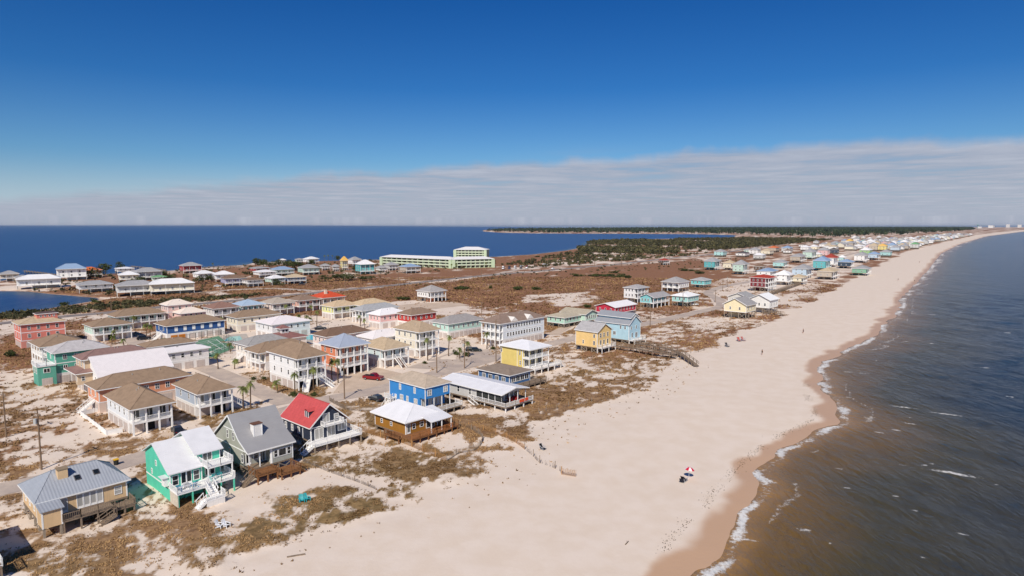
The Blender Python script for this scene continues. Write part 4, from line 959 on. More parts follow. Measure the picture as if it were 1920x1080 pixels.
h = V('pink villa with cream white hip roofs in two tiers', (-144.9, 266.5), 8.5, 10.8, 8.2, (232, 196, 184), (230, 214, 198), 2.0, wF=3, gF=2)
h.part('low_wing', MB().box(3.0, 13.0, -7.0, .55, 0, 5.2), h.wm); h.roof((2.4, 13.6, -7.6, 1.2), 5.2, 1.9, 'hip', name='wing_roof'); h.row('F', 4, 3.6, .9, 1.3, box=(3.0, 13.0, -7.0, .5))
V('white villa with mauve-brown hip roof near the pink villa', (-130.2, 276.3), 12.0, 12.5, 5.5, (226, 220, 214), (146, 112, 98), 2.3, pF=2, nF=3, gF=3)
V('aqua villa with light blue metal roof', (-121.9, 286.5), 11.5, 11.5, 5.5, (166, 218, 212), (170, 188, 204), 2.2, rkind='metal', pF=2, nF=4, gF=3)
V('beige villa with tan-grey hip roof beside the salmon villa', (-111.0, 294.0), 12.5, 12.0, 5.5, (222, 200, 186), (178, 164, 148), 2.3, pF=2, nF=3, gF=3)
V('salmon villa with brown hip roof and white balconies', (-102.9, 306.3), 12.0, 12.5, 5.5, (226, 160, 136), (142, 118, 100), 2.2, pF=2, nF=3, gF=3, gw=(228, 184, 166))
h = V('villa with bright orange-red tile roof and cream chimney', (-93.7, 314.9), 13.0, 13.5, 5.8, (226, 190, 166), (206, 84, 50), 2.8, rkind='tile', pF=2, nF=3, gF=3)
h.part('chimney', MB().box(3.6, 4.8, 3.5, 4.7, 6.5, 9.6), mat('cream_stucco', (226, 206, 184)))
V('cream villa under a long brown hip roof by the tennis court', (-108.2, 248.6), 10.5, 19.5, 5.5, (234, 222, 194), BRN, 2.2, wF=5, gw=(232, 222, 204), gF=5, gL=2)
V('white villa with the broadest white roof in the compound', (-88.0, 231.5), 14.0, 16.5, 5.5, (224, 222, 220), (232, 222, 220), 2.0, wF=5, gF=4, gL=3)
h = V('pool house with mauve hip roof and glazed cupola', (-80.0, 212.0), 10.5, 13.0, 3.3, (226, 212, 200), (140, 98, 92), 1.7, ground='slab', wF=3, wL=2)
h.part('cupola', MB().box(4.9, 7.7, 4.0, 6.8, 4.6, 6.3), WHITE); h.roof((4.4, 8.2, 3.5, 7.3), 6.3, 1.1, 'hip', name='cupola_roof'); h.row('F', 2, 5.1, 1.0, .9, 'fixed', box=(4.9, 7.7, 4.0, 6.8)); h.row('L', 2, 5.1, 1.0, .9, 'fixed', box=(4.9, 7.7, 4.0, 6.8))
V('cream villa with grey hip roof and long outside stair', (-79.9, 190.4), 9.5, 15.0, 5.5, (228, 218, 204), (160, 156, 152), 2.0, wF=4, gF=4, stair='L', gL=2, dark=(0,))
V('tan villa with brown hip roof tucked beside the white three-storey villa', (-72.2, 179.2), 9.5, 17.5, 5.5, (220, 200, 176), BRN, 2.2, pL=1.8, nL=3, wF=5, gF=4)
h = V('white three-storey villa with brown hip roof and green-glazed porches', (-54.2, 158.6), 16.1, 9.2, 8.2, (236, 234, 230), BRN, 2.8, pF=2.0, nF=3, gL=4, gF=2, dark=(0, 1), wL=3)
h.stairs((3.0, .2, 2.65), (.6, -2.6, 0), 1.5, WHITE, TRIM); h.stairs((6.4, .2, 2.65), (8.8, -2.6, 0), 1.5, WHITE, TRIM)
h = V('orange three-storey villa with blue-grey metal pyramid roof', (-47.6, 173.7), 10.9, 10.5, 8.2, (232, 134, 92), (164, 172, 186), 2.8, rkind='metal', pF=2.0, nF=4, gw=(232, 164, 140), gF=3, dark=(0, 1, 2), wL=2)
V('villa with dark brown hip roof behind the orange villa', (-60.7, 206.1), 9.5, 18.0, 5.5, (224, 200, 190), (124, 98, 80), 2.0, wF=5, gF=4)
V('villa with long cream white roof behind the tan-roofed villa', (-44.5, 202.0), 9.5, 15.0, 5.6, (232, 226, 220), (232, 224, 220), 1.8, wF=4, gF=4)
V('pale aqua villa with tan hip roof and central front stair', (-37.3, 184.0), 13.0, 10.2, 5.5, (206, 224, 224), TAN, 2.4, pF=2.0, nF=3, gF=3, dark=(2,), stair='F', wL=2)
V('cream three-storey villa with tan hip roof and tall porches', (-29.2, 199.0), 13.7, 9.4, 8.2, (236, 224, 200), (176, 154, 128), 2.6, pF=2.0, nF=3, gF=2, wL=3)
V('mint villa with grey hip roof and white ground floor', (-23.5, 233.2), 10.0, 18.9, 5.5, (186, 222, 206), (158, 152, 148), 2.2, wF=6, gF=7, gL=3, wt='double')
h = V('big white three-storey villa with brown roof and two white gablets', (-4.2, 216.0), 10.1, 25.1, 8.2, (222, 228, 232), (142, 120, 106), 2.4, pL=1.6, nL=4, wF=13, gF=9, gL=3, wt='sash')
for x in (8.0, 16.5):
    h.part('gablet', MB().tri((x - 1.8, .3, 8.5), (x + 1.8, .3, 8.5), (x, .3, 10.0)).tri((x - 1.8, .3, 8.5), (x, .3, 10.0), (x, 3.4, 10.0)).tri((x + 1.8, .3, 8.5), (x, 3.4, 10.0), (x, .3, 10.0)), mat('white_gablet', (226, 220, 212)))
V('red villa with brown hip roof and white ground floor', (-40.9, 256.4), 10.1, 14.5, 5.5, (196, 62, 54), (146, 122, 102), 2.0, wF=4, gF=4)
V('pink villa with bright white hip roof', (-53.5, 256.4), 9.0, 14.0, 5.5, (234, 184, 178), (234, 230, 228), 2.0, wF=4, gF=3)
h = V('white villa with grey roof and white end gablet', (-63.8, 269.8), 9.0, 20.0, 5.5, (206, 222, 222), (168, 168, 168), 2.0, wF=5, pL=1.6, gF=4)
V('lime yellow villa with tan hip roof at the back of the compound', (-79.5, 282.5), 11.0, 14.0, 5.5, (222, 222, 140), (204, 178, 144), 2.2, pF=2, nF=3, gF=3)
V('aqua-walled villa under a broad tan hip roof', (-68.0, 287.0), 12.0, 17.0, 5.5, (186, 222, 214), (206, 182, 148), 2.2, pL=1.8, gF=4)
h = V('lone white house with grey hip roof in the brown field', (-44.3, 345.3), 12.5, 12.5, 5.8, (230, 226, 220), (166, 160, 156), 3.0, pF=2.2, nF=4, ground='stilts', wL=4)
h.part('storage_room', MB().box(2.0, 5.5, 2.8, 6.0, 0, 2.3), mat('rust_orange_board', (184, 98, 48)))
# houses along the street to the right
V('low mint house with tan roof and dark carport', (21.4, 258.3), 10.2, 12.0, 4.2, (178, 220, 196), (184, 172, 150), 1.5, ground='stilts', z1=1.8, wF=4, wL=3)
V('mint house with tan gable and tall end windows', (30.8, 265.0), 14.0, 9.5, 4.6, (190, 222, 202), (180, 168, 146), 1.6, 'gable_y', ground='stilts', z1=1.9, wF=5)
h = V('red-walled house with white roof by the aqua houses', (47.2, 289.4), 11.8, 19.0, 4.4, (206, 46, 68), (234, 230, 228), 1.6, 'gable_x', ground='stilts', z1=1.7, wF=6)
V('white three-level house with grey roof and stacked porches', (67.8, 341.5), 10.0, 12.0, 8.0, (232, 230, 226), (172, 168, 166), 1.5, ground='stilts', pF=2, nF=3)
V('long aqua house with grey gable roof on braced stilts', (71.5, 319.9), 9.0, 17.5, 5.4, (128, 204, 206), (166, 162, 160), 1.8, 'gable_x', ground='stilts', pF=1.8, nF=4)
V('aqua house with white roof beside the street bend', (90.0, 324.8), 10.0, 13.5, 5.4, (160, 216, 208), (234, 232, 230), 1.8, ground='stilts', wF=4)
V('white house with large grey hip roof on tall stilts', (104.4, 398.2), 13.0, 15.0, 6.0, (228, 224, 218), (164, 160, 158), 3.0, ground='stilts', wF=4, pL=1.5)
V('small turquoise house with grey roof behind the stilt house', (128.5, 425.4), 10.7, 12.0, 5.0, (112, 206, 204), (172, 170, 168), 1.7, ground='stilts', z1=2.2)
h = V('cream house with grey gable roof on tall braced stilts at the beach', (104.3, 281.7), 11.5, 12.0, 6.2, (238, 222, 178), (158, 154, 152), 3.0, 'gable_x', ground='stilts', z1=3.2, wF=3, wL=2)
V('white-roofed white house behind the cream stilt house', (122.0, 300.0), 11.0, 12.0, 6.4, (234, 230, 222), (234, 232, 230), 2.6, 'gable_x', ground='stilts', z1=2.8)
V('grey-roofed house between the white-roofed and the dark red house', (118.0, 318.0), 11.0, 11.0, 5.6, (214, 210, 200), (160, 158, 156), 2.2, 'gable_x', ground='stilts')
h = V('dark red three-storey house with rust red roof', (161.6, 400.5), 13.0, 14.5, 8.6, (128, 44, 50), (172, 62, 46), 1.8, pF=2, nF=4, ground='stilts', z1=2.8)
# ------------------------------------------------------------------ condominium block on the bay
CG = (196, 214, 176)
def condo(name, label, P, Q, depth, ze, storeys, bays, rise):
    P, Q = Vector(P), Vector(Q); d = Q - P; rot = math.atan2(d.y, d.x)
    h = House(name, label, (P.x, P.y), depth, d.length, ze, 0, CG, (232, 228, 224), rise, 'hip', .6, 'metal', rot=rot, cat='building')
    h.y0 += 1.6; h.walls(-.3); h.roof(); fh = ze / storeys; B = (h.x0, h.x1, h.y0 - 1.5, h.y0)
    gm = mat('condo_balcony', (206, 214, 188), .8)
    for k in range(1, storeys): h.part('balcony_slab', MB().box(B[0], B[1], B[2], B[3], k * fh - .25, k * fh), gm)
    L_ = B[1] - B[0]
    for i in range(bays + 1): h.put('column', post_mesh(ze, .5, h.wm), (B[0] + .25 + (L_ - .5) * i / bays, B[2] + .26, -.02))
    for k in range(storeys):
        for i in range(bays):
            h.window('F', (L_) * (i + .5) / bays, k * fh + .25, L_ / bays * .66, fh * .72, 'french', (B[0], B[1], h.y0, h.y0), fm=mat('condo_frame', (170, 190, 150)))
            if k: h.put('railing', shared(('cr', round(L_ / bays, 2)), lambda: MB().box(.1, L_ / bays - .1, -.05, .05, 0, 1.0).mesh('railing', gm)), (B[0] + L_ * i / bays, B[2] + .1, k * fh), 0)
    h.row('L', 2, fh + .6); h.row('R', 2, fh + .6); h.part('entry_block', MB().box(-.4, 3.0, -.5, 6, 0, ze - .35), h.wm); h.part('end_block', MB().box(h.b - 3.0, h.b + .3, -.5, 6, 0, ze - .35), h.wm)
    return h
mid = at(846, 503.5); lw = at(713, 497); rw = at(927, 501.5)
condo('condominium', 'left wing of long green condominium with white roof', lw, mid, 16, 8.6, 3, 13, 2.2)
condo('condominium', 'right wing of long green condominium ending by the car park', (mid[0] + 1, mid[1]), rw, 16, 8.6, 3, 9, 2.2)
tp = at(851, 491.5); tq = at(912, 492)
condo('condominium_tower', 'five-storey green and white condominium tower with white roof', tp, tq, 22, 14.0, 5, 9, 3.0)

# ------------------------------------------------------------------ smaller houses, by where they stand
NAMES = {'w': ((232, 230, 224), 'white'), 'c': ((238, 224, 184), 'cream'), 'y': ((238, 214, 108), 'yellow'), 'a': ((150, 214, 210), 'aqua'), 't': ((72, 190, 194), 'turquoise'), 'm': ((188, 224, 200), 'mint'), 'b': ((58, 104, 170), 'blue'),
         'l': ((178, 206, 226), 'light blue'), 'g': ((196, 196, 190), 'grey'), 'p': ((234, 176, 170), 'pink'), 'o': ((226, 138, 72), 'orange'), 'r': ((196, 50, 56), 'red'), 'v': ((164, 160, 206), 'lavender'), 'n': ((52, 74, 100), 'navy'),
         's': ((196, 176, 150), 'sand coloured'), 'd': ((112, 84, 66), 'brown'), 'e': ((150, 206, 120), 'lime green'), 'k': ((120, 190, 150), 'green')}
RN = {'w': ((234, 231, 228), 'white'), 'g': ((160, 158, 158), 'grey'), 'b': ((142, 164, 190), 'blue-grey'), 'd': ((128, 104, 86), 'brown'), 't': ((194, 174, 144), 'tan'), 'o': ((206, 110, 62), 'orange'), 'r': ((160, 66, 52), 'rust red'), 'k': ((86, 80, 80), 'dark'), 'e': ((112, 160, 112), 'green'), 'y': ((226, 180, 96), 'ochre')}
_lab = {}
def small_house(u0, u1, vb, vt, wall, roof, where, grp, rt='hip', rot=None, note='', lod=1, pos=None, wid=None, hgt=None):
    if pos is None:
        p = at((u0 + u1) / 2, vb); dist = math.hypot(*p); W_ = (u1 - u0) / FPX * dist; Ht = min(max((vb - vt) / FPX * dist, 5.5), 13)
    else: p, W_, Ht = pos, wid, hgt; dist = math.hypot(*p)
    rot = HROT if rot is None else rot
    view = math.atan2(p[1], p[0]); k = abs(math.sin(view - rot)) + .8 * abs(math.cos(view - rot))
    b = min(max(W_ / k, 6.5), 26); a = min(b * .85, 13)
    ze = max(Ht * .70, 4.4); rise = max(Ht - ze, 1.2); z1 = 2.3 if ze < 6.6 else 2.6
    ex_ = Vector((math.cos(rot), math.sin(rot))); ey_ = Vector((-math.sin(rot), math.cos(rot))); N = Vector(p) - ex_ * b / 2 - ey_ * a * .25
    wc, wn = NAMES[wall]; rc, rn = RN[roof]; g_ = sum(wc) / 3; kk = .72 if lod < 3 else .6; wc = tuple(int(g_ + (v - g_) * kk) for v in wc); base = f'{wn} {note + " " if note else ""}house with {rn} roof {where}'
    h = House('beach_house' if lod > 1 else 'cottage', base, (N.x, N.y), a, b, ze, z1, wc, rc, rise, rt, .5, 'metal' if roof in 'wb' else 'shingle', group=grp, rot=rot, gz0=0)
    _lab.setdefault(base, []).append((dist, h.root))
    if lod == 1: h.y0 += 1.6
    h.walls(); h.roof()
    st = 2 if ze > 7 else 1
    if lod == 1:
        h.stilts(z1, 3, 3, brace=False)
        h.part('porch_floor', MB().box(h.x0, h.x1, h.y0 - 1.5, h.y0, z1 - .25, z1), TRIM)
        for i in range(4): h.put('column', post_mesh(ze + .2, .18, TRIM), (h.x0 + .1 + (h.x1 - h.x0 - .2) * i / 3, h.y0 - 1.4, -.25))
        h.rails('F', (h.x0, h.x1, h.y0 - 1.45, h.y0), z1, TRIM, 3)
        for s_ in range(st): h.row('F', 3, z1 + .3 + 2.7 * s_, 1.2, 1.8, 'double'); h.row('L', 2, z1 + .8 + 2.7 * s_, .9, 1.2)
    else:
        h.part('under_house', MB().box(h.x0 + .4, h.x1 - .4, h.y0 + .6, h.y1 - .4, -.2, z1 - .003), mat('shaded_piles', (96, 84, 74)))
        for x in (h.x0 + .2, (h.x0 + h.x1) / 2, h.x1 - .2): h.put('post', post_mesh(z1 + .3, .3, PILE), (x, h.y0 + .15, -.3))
        if lod == 2:
            for s_ in range(st): h.row('F', 3, z1 + .5 + 2.7 * s_, 1.3, 1.5, 'fixed'); h.row('L', 2, z1 + .6 + 2.7 * s_, 1.1, 1.3, 'fixed')
    return h
BAYG = 'houses on the bay side'
BH = [(6, 31, 527, 512, 's', 'g', 'standing in the bay at the frame edge', ''), (46, 102, 540, 520, 'w', 'w', 'on stilts by the lagoon', 'long'), (33, 54, 531, 519, 's', 'g', 'behind the long lagoon house', 'small'), (115, 155, 525, 500, 'w', 'b', 'with a tall light blue roof on the bay', ''),
      (152, 188, 520, 504, 'o', 'o', 'among bay trees', ''), (221, 250, 513, 503, 'w', 'w', 'on the bay shore by a dark tree', ''), (227, 258, 529, 512, 'c', 'w', 'beside the big grey hip roof', ''), (257, 302, 525, 505, 'g', 'g', 'with the largest grey hip on the bay', ''),
      (287, 312, 531, 521, 'm', 'e', 'behind the cream and red house', ''), (153, 206, 547, 530, 'w', 'g', 'with open carport facing the lagoon', 'long'), (226, 287, 553, 530, 'g', 'g', 'on stilts left of the cream and red house', ''), (287, 360, 551, 526, 'c', 'w', 'with red doors on many stilts', 'long'),
      (342, 378, 512, 494, 'r', 'g', 'standing at the pier', ''), (368, 404, 525, 509, 'w', 'w', 'next to the pier house', ''), (403, 439, 528, 510, 'w', 'w', 'behind the lavender house', ''), (419, 463, 536, 517, 'v', 'd', 'near the highway', ''), (459, 496, 537, 523, 'w', 'd', 'right of the lavender house', ''),
      (473, 508, 512, 501, 'r', 'g', 'amid the bay trees', ''), (480, 520, 520, 507, 'w', 'w', 'before the red bay house', ''), (510, 554, 517, 501, 'm', 'b', 'with broad hip among bay trees', ''), (502, 538, 534, 517, 'm', 'w', 'left of the blue bay house', ''), (535, 576, 532, 515, 'b', 't', 'by the parked cars', ''),
      (572, 601, 495, 482, 'w', 'w', 'high on the bay shore', ''), (562, 601, 515, 497, 'm', 'g', 'behind dark shrubs', ''), (601, 621, 507, 495, 'g', 'g', 'among the bay palms', 'small'), (623, 637, 509, 496, 's', 'g', 'left of the tall yellow house', 'small'), (639, 655, 507, 481, 'y', 'y', 'standing tall on the bay', ''),
      (655, 681, 499, 482, 'w', 'g', 'right of the tall yellow house', ''), (669, 706, 514, 488, 't', 'w', 'in front of the condominium', ''), (706, 730, 511, 498, 'w', 'g', 'right of the turquoise bay house', ''), (722, 751, 507, 492, 'g', 'g', 'at the condominium corner', ''), (752, 793, 512, 495, 's', 'b', 'before the condominium', 'low'),
      (524, 538, 495, 487, 'w', 'w', 'tucked in the bay trees', 'small'), (554, 570, 494, 486, 'm', 'g', 'tucked in the bay trees', 'small'), (1237, 1259, 497, 485, 'd', 'r', 'alone beside the highway', 'small')]
for q in BH: small_house(*q[:7], BAYG, note=q[7], rot=HROT + random.uniform(-.25, .1))
STG = 'houses along the far beach street'
R2_ = math.pi / 2 - RAD(37)
SH = [(1344, 1366, 482, 468, 'a', 'g', 'farthest back by the scrub', ''), (1327, 1357, 506, 484, 't', 'g', 'standing tall at the scrub edge', ''), (1361, 1385, 506, 489, 'c', 't', 'right of the tall turquoise house', ''), (1381, 1409, 514, 489, 'm', 'g', 'on dark stilts by the sandy lot', ''), (1409, 1430, 479, 465, 'w', 'g', 'near the scrub wood', ''),
      (1383, 1411, 482, 472, 'w', 'k', 'near the scrub wood', 'low'), (1398, 1411, 475, 467, 'm', 'g', 'beside the scrub wood', 'small'), (1419, 1441, 510, 496, 'd', 'd', 'in mid block', 'small'), (1430, 1456, 479, 467, 'c', 't', 'in front of the orange-roofed house', ''), (1442, 1467, 473, 462, 's', 'o', 'at the back of the far block', ''),
      (1457, 1483, 503, 488, 'a', 'g', 'alone in the block middle', ''), (1469, 1491, 474, 462, 'g', 'b', 'right of the orange-roofed house', ''), (1483, 1522, 492, 477, 's', 'g', 'with broad roof on low stilts', ''), (1505, 1524, 471, 461, 'w', 'w', 'in the far block', 'small'), (1507, 1541, 486, 464, 'm', 'g', 'beside the pink house', ''),
      (1539, 1559, 482, 463, 'p', 'g', 'in the far block', ''), (1559, 1576, 477, 466, 'n', 'k', 'right of the pink house', ''), (1530, 1567, 507, 481, 't', 'b', 'brightest near the beach', ''), (1549, 1578, 500, 478, 'w', 'r', 'behind the bright turquoise house', ''), (1576, 1589, 492, 480, 'a', 'w', 'right of the rust red roof', 'small'),
      (1580, 1606, 503, 488, 'n', 'b', 'on the beach front', ''), (1493, 1533, 521, 498, 'l', 'g', 'on the beach front', ''), (1461, 1493, 534, 509, 'w', 'w', 'behind the dark red house', ''), (1426, 1467, 520, 504, 'w', 'b', 'left of the white-roofed house', ''), (1489, 1519, 533, 516, 'c', 't', 'low on the dune edge', ''),
      (1537, 1585, 523, 504, 's', 't', 'with long weathered deck', ''), (1607, 1640, 516, 500, 'k', 'g', 'standing out on the beach', 'stilt'), (1585, 1607, 460, 447, 'w', 'y', 'far down the street', ''), (1603, 1615, 455, 445, 'w', 'g', 'far down the street', ''), (1607, 1650, 480, 466, 'e', 'w', 'far down the street', ''),
      (1605, 1638, 492, 475, 'w', 'g', 'before the lime house', ''), (1632, 1656, 487, 474, 'l', 'b', 'before the lime house', ''), (1633, 1652, 471, 458, 's', 't', 'far down the street', ''), (1650, 1668, 471, 459, 'y', 'y', 'far down the street', ''), (1655, 1677, 482, 470, 'a', 'g', 'on the far dune edge', ''),
      (1666, 1686, 469, 457, 'l', 'b', 'far down the street', ''), (1688, 1710, 462, 448, 'w', 'w', 'far down the street', ''), (1708, 1730, 467, 456, 'g', 'e', 'on the far dune edge', ''), (1708, 1719, 456, 447, 'y', 'w', 'far down the street', ''), (1627, 1644, 460, 450, 'w', 'w', 'far down the street', ''),
      (1540, 1556, 465, 456, 'w', 'g', 'by the highway bend', ''), (1560, 1580, 462, 453, 'a', 'g', 'by the highway bend', ''), (1520, 1540, 470, 460, 'c', 'w', 'by the highway bend', ''), (1672, 1690, 458, 449, 'w', 'g', 'far down the street', ''), (1652, 1668, 456, 447, 'g', 'g', 'far down the street', '')]
for q in SH: small_house(*q[:7], STG, note=q[7], rot=R2_, lod=1 if q[2] > 485 else 2)
# infill between the named ones
taken = [Vector(o.location[:2]) for o in bpy.data.objects if o.parent is None and o.get('category') in ('house',)]; Pf = P_((1420, 486), (1500, 462), (1600, 448), (1700, 448), (1690, 466), (1600, 492), (1560, 498), (1470, 500)); rq = random.Random(21); n_ = 0
pa = np.array(Pf)
while n_ < 34:
    q = Vector((rq.uniform(pa[:, 0].min(), pa[:, 0].max()), rq.uniform(pa[:, 1].min(), pa[:, 1].max())))
    if not in_poly(np.array([q.x]), np.array([q.y]), Pf)[0] or min((q - t).length for t in taken) < 21 or road_dist(np.array([q.x]), np.array([q.y]))[0] < 9: 
        n_ += .02; continue
    taken.append(q); small_house(0, 0, 0, 0, rq.choice('wwwccsgglam'), rq.choice('wwgggtdb'), 'packed into the far block', STG, rot=R2_, lod=2, pos=(q.x, q.y), wid=rq.uniform(12, 17), hgt=rq.uniform(7, 10)); n_ += 1
# the long row that runs on to the horizon
FG = 'far houses strung along the shore'
coast = [Vector(p) for p in GULF[20:]]; cum = [0]
for i in range(len(coast) - 1): cum.append(cum[-1] + (coast[i + 1] - coast[i]).length)
def along(s):
    for i in range(len(coast) - 1):
        if cum[i + 1] >= s: t = (s - cum[i]) / (cum[i + 1] - cum[i]); return coast[i].lerp(coast[i + 1], t), (coast[i + 1] - coast[i]).normalized()
    return coast[-1], (coast[-1] - coast[-2]).normalized()
rr = random.Random(5); s_ = 420.0; nfar = 0
start = Vector(at(1690, 462)); 
while nfar < 210:
    p, t = along(s_); nl = Vector((-t.y, t.x)); nrow = 4 if s_ < 1500 else 3
    for k in range(nrow):
        q = p + nl * (58 + k * 33 + rr.uniform(-8, 8)) + t * rr.uniform(-6, 6)
        if q.length < 1180: continue
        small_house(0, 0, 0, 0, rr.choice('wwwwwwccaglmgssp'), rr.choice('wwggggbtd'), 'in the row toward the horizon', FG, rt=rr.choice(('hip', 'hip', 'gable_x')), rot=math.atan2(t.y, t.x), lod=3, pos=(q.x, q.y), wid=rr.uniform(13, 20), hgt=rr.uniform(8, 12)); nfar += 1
    s_ += rr.uniform(18, 25) * (1 + s_ / 3200)
# labels: look-alikes are told apart by how near they stand
def ordn(i):
    ones = 'zeroth first second third fourth fifth sixth seventh eighth ninth tenth eleventh twelfth thirteenth fourteenth fifteenth sixteenth seventeenth eighteenth nineteenth'.split(); tens = {2: 'twenty', 3: 'thirty', 4: 'forty'}
    if i < 20: return ones[i]
    return (tens[i // 10][:-1] + 'ieth') if i % 10 == 0 else tens[i // 10] + '-' + ones[i % 10]
ORD = ['nearest'] + [ordn(i) + ' nearest' for i in range(2, 49)]
for base, L_ in _lab.items():
    if len(L_) > 1:
        for i, (d, o) in enumerate(sorted(L_, key=lambda t: t[0])): o['label'] = f'{base}, {ORD[i] if i < len(ORD) else "number " + str(i + 1)} of these'
# hotel blocks and water tower on the skyline
def block(u, v, w, d, h, label, name='hotel_block'):
    p = at(u, v); H_ = House(name, label, p, d, w, h, 0, (222, 218, 212), (206, 204, 204), .5, 'flat', .3, cat='building', group='skyline blocks', gz0=0); H_.walls(-.5); H_.roof()
    for k in range(int(h / 3.4)): H_.row('F', 6, 1.2 + k * 3.4, w / 9, 1.8, 'fixed')
block(1862, 427.3, 190, 60, 36, 'wide pale hotel block on the far skyline'); block(1893, 426.8, 60, 50, 55, 'slim pale tower on the far skyline'); block(1915, 426.8, 70, 50, 48, 'last pale tower at the frame edge'); block(1840, 428, 70, 40, 22, 'low pale block left of the wide hotel')
p = at(1833, 428.5); wt = empty('water_tower', (p[0], p[1], 0)); tag(wt, 'pale green water tower above the far row', 'water tower')
MB().tube((0, 0, 0), (0, 0, 36), 3.2, 2.2, 10).build('stem', mat('tower_green', (130, 170, 160)), wt)
mb = MB()
for (z0, r0), (z1, r1) in zip(((36, 2.2), (39, 8), (43, 10.5), (47, 9), (50, 3.5)), ((39, 8), (43, 10.5), (47, 9), (50, 3.5), (51, .3))): mb.tube((0, 0, z0), (0, 0, z1), r0, r1, 14, cap=False)
mb.build('tank', mat('tower_green', (130, 170, 160)), wt)
# ------------------------------------------------------------------ plants
def leaf_mat(name, a, b, c=None):
    if name in M: return M[name]
    m, nt, N, L, B = nodes(name); t = attr_node(N, 'tone'); cr = N.new('ShaderNodeValToRGB'); L.new(t, cr.inputs[0])
    cr.color_ramp.elements[0].color = (*lin(a), 1); cr.color_ramp.elements[1].color = (*lin(b), 1)
    L.new(cr.outputs[0], B.inputs['Base Color']); B.inputs['Roughness'].default_value = .85; B.inputs['Specular IOR Level'].default_value = .15
    M[name] = m; return m
TUFT = leaf_mat('dry_dune_grass', (94, 70, 44), (182, 146, 102)); GREEN = leaf_mat('shrub_leaves', (34, 44, 24), (92, 98, 52)); PALML = leaf_mat('palm_fronds', (52, 66, 32), (140, 146, 78)); PINE = leaf_mat('pine_needles', (30, 42, 30), (72, 84, 56)); SCRUB = leaf_mat('scrub_leaves', (40, 44, 28), (104, 98, 66))
BARK = mat('bark', (104, 84, 66), .95, .3, 4, bump=.5)
def tri_soup(name, T, tone, m):
    """T (n,3,3) triangles, tone (n,)"""
    n = len(T); return mesh_np(name, T.reshape(-1, 3), np.arange(n * 3).reshape(-1, 3), [m], {'tone': np.repeat(tone, 3)})
def scatter(n, x0, x1, y0, y1, ok):
    x = rng.uniform(x0, x1, n); y = rng.uniform(y0, y1, n); k = ok(x, y); return x[k], y[k]
def grass():
    # near: dense; farther: larger, sparser
    X, Y, Sx = [], [], []
    for n, r0, r1, sc in ((300000, 60, 150, .22), (220000, 150, 300, .42), (80000, 300, 520, .8)):
        az = rng.uniform(RAD(-46), RAD(40), n); r = np.sqrt(rng.uniform(r0**2, r1**2, n)); x, y = r * np.sin(az), r * np.cos(az)
        cover, cov = land_fields(x, y); d = dist_line(x, y, LAND, True); ins = in_poly(x, y, LAND)
        k = (rng.random(n) < cov**1.5 * .75) & ins & (d > 6) & (road_dist(x, y) > .4) & (fbm(x / 1.7, y / 1.7, 101, 2) > .42)
        X.append(x[k]); Y.append(y[k]); Sx.append(np.full(k.sum(), sc) * rng.uniform(.55, 1.35, k.sum()))
    # strays on the open sand
    x, y = scatter(9000, -70, 60, 70, 200, lambda x, y: in_poly(x, y, LAND) & (dist_line(x, y, DUNE) < 9) & (rng.random(len(x)) < .16))
    X.append(x); Y.append(y); Sx.append(rng.uniform(.2, .45, len(x)))
    x, y, s = np.concatenate(X), np.concatenate(Y), np.concatenate(Sx); n = len(x); z = ground_z(x, y)
    tone0 = np.clip(.5 + (fbm(x / 12, y / 12, 111, 3) - .5) * 1.6 + rng.normal(0, .16, n), 0, 1)
    nb = 4; T = np.zeros((n, nb, 3, 3), np.float32)
    for b in range(nb):
        a = rng.uniform(0, 2 * math.pi, n); lean = rng.uniform(.35, 1.1, n) * s; hgt = rng.uniform(.45, 1.0, n) * s * .85; w = s * rng.uniform(.22, .42, n)
        ca, sa = np.cos(a), np.sin(a); ox, oy = rng.normal(0, .22, n) * s, rng.normal(0, .22, n) * s
        T[:, b, 0] = np.stack([x + ox - sa * w, y + oy + ca * w, z - .04], 1); T[:, b, 1] = np.stack([x + ox + sa * w, y + oy - ca * w, z - .04], 1); T[:, b, 2] = np.stack([x + ox + ca * lean, y + oy + sa * lean, z + hgt], 1)
    print('tufts', n)
    tag(link('dune_grass', tri_soup('dune_grass', T.reshape(-1, 3, 3), np.repeat(tone0, nb), TUFT)), 'dry brown dune grass and low scrub over the sand', 'grass', kind='stuff')
grass()
def foliage(rx, ry, rz, n, leaf, seed, lobes=5, zc=0.0, shell=.55):
    """a crown of many small leaf faces spread through a few uneven lobes"""
    g = np.random.default_rng(seed); C_ = g.normal(0, .36, (lobes, 3)) * [rx, ry, rz * .8]; C_[0] = 0; R_ = g.uniform(.45, .75, lobes)
    L_ = g.integers(0, lobes, n); d = g.normal(size=(n, 3)); d /= np.linalg.norm(d, axis=1)[:, None]; rad = g.uniform(shell, 1, n)**.6
    P = C_[L_] + d * (rad * R_[L_])[:, None] * [rx, ry, rz]; P[:, 2] += zc
    u = g.normal(size=(n, 3)); u /= np.linalg.norm(u, axis=1)[:, None]; v = np.cross(u, g.normal(size=(n, 3))); v /= np.linalg.norm(v, axis=1)[:, None]
    s = leaf * g.uniform(.6, 1.4, n)[:, None]
    T = np.stack([P - u * s * .6, P + u * s * .6, P + v * s], 1); tone = np.clip(.5 + g.normal(0, .2, n) + (R_[L_] - .6) * .8, 0, 1)
    return T, tone
SHM = [tri_soup('shrub', *(lambda r: (r[0], r[1]))(foliage(1, .8, .55, 420, .17, 200 + i, zc=.38)), GREEN) for i in range(4)]
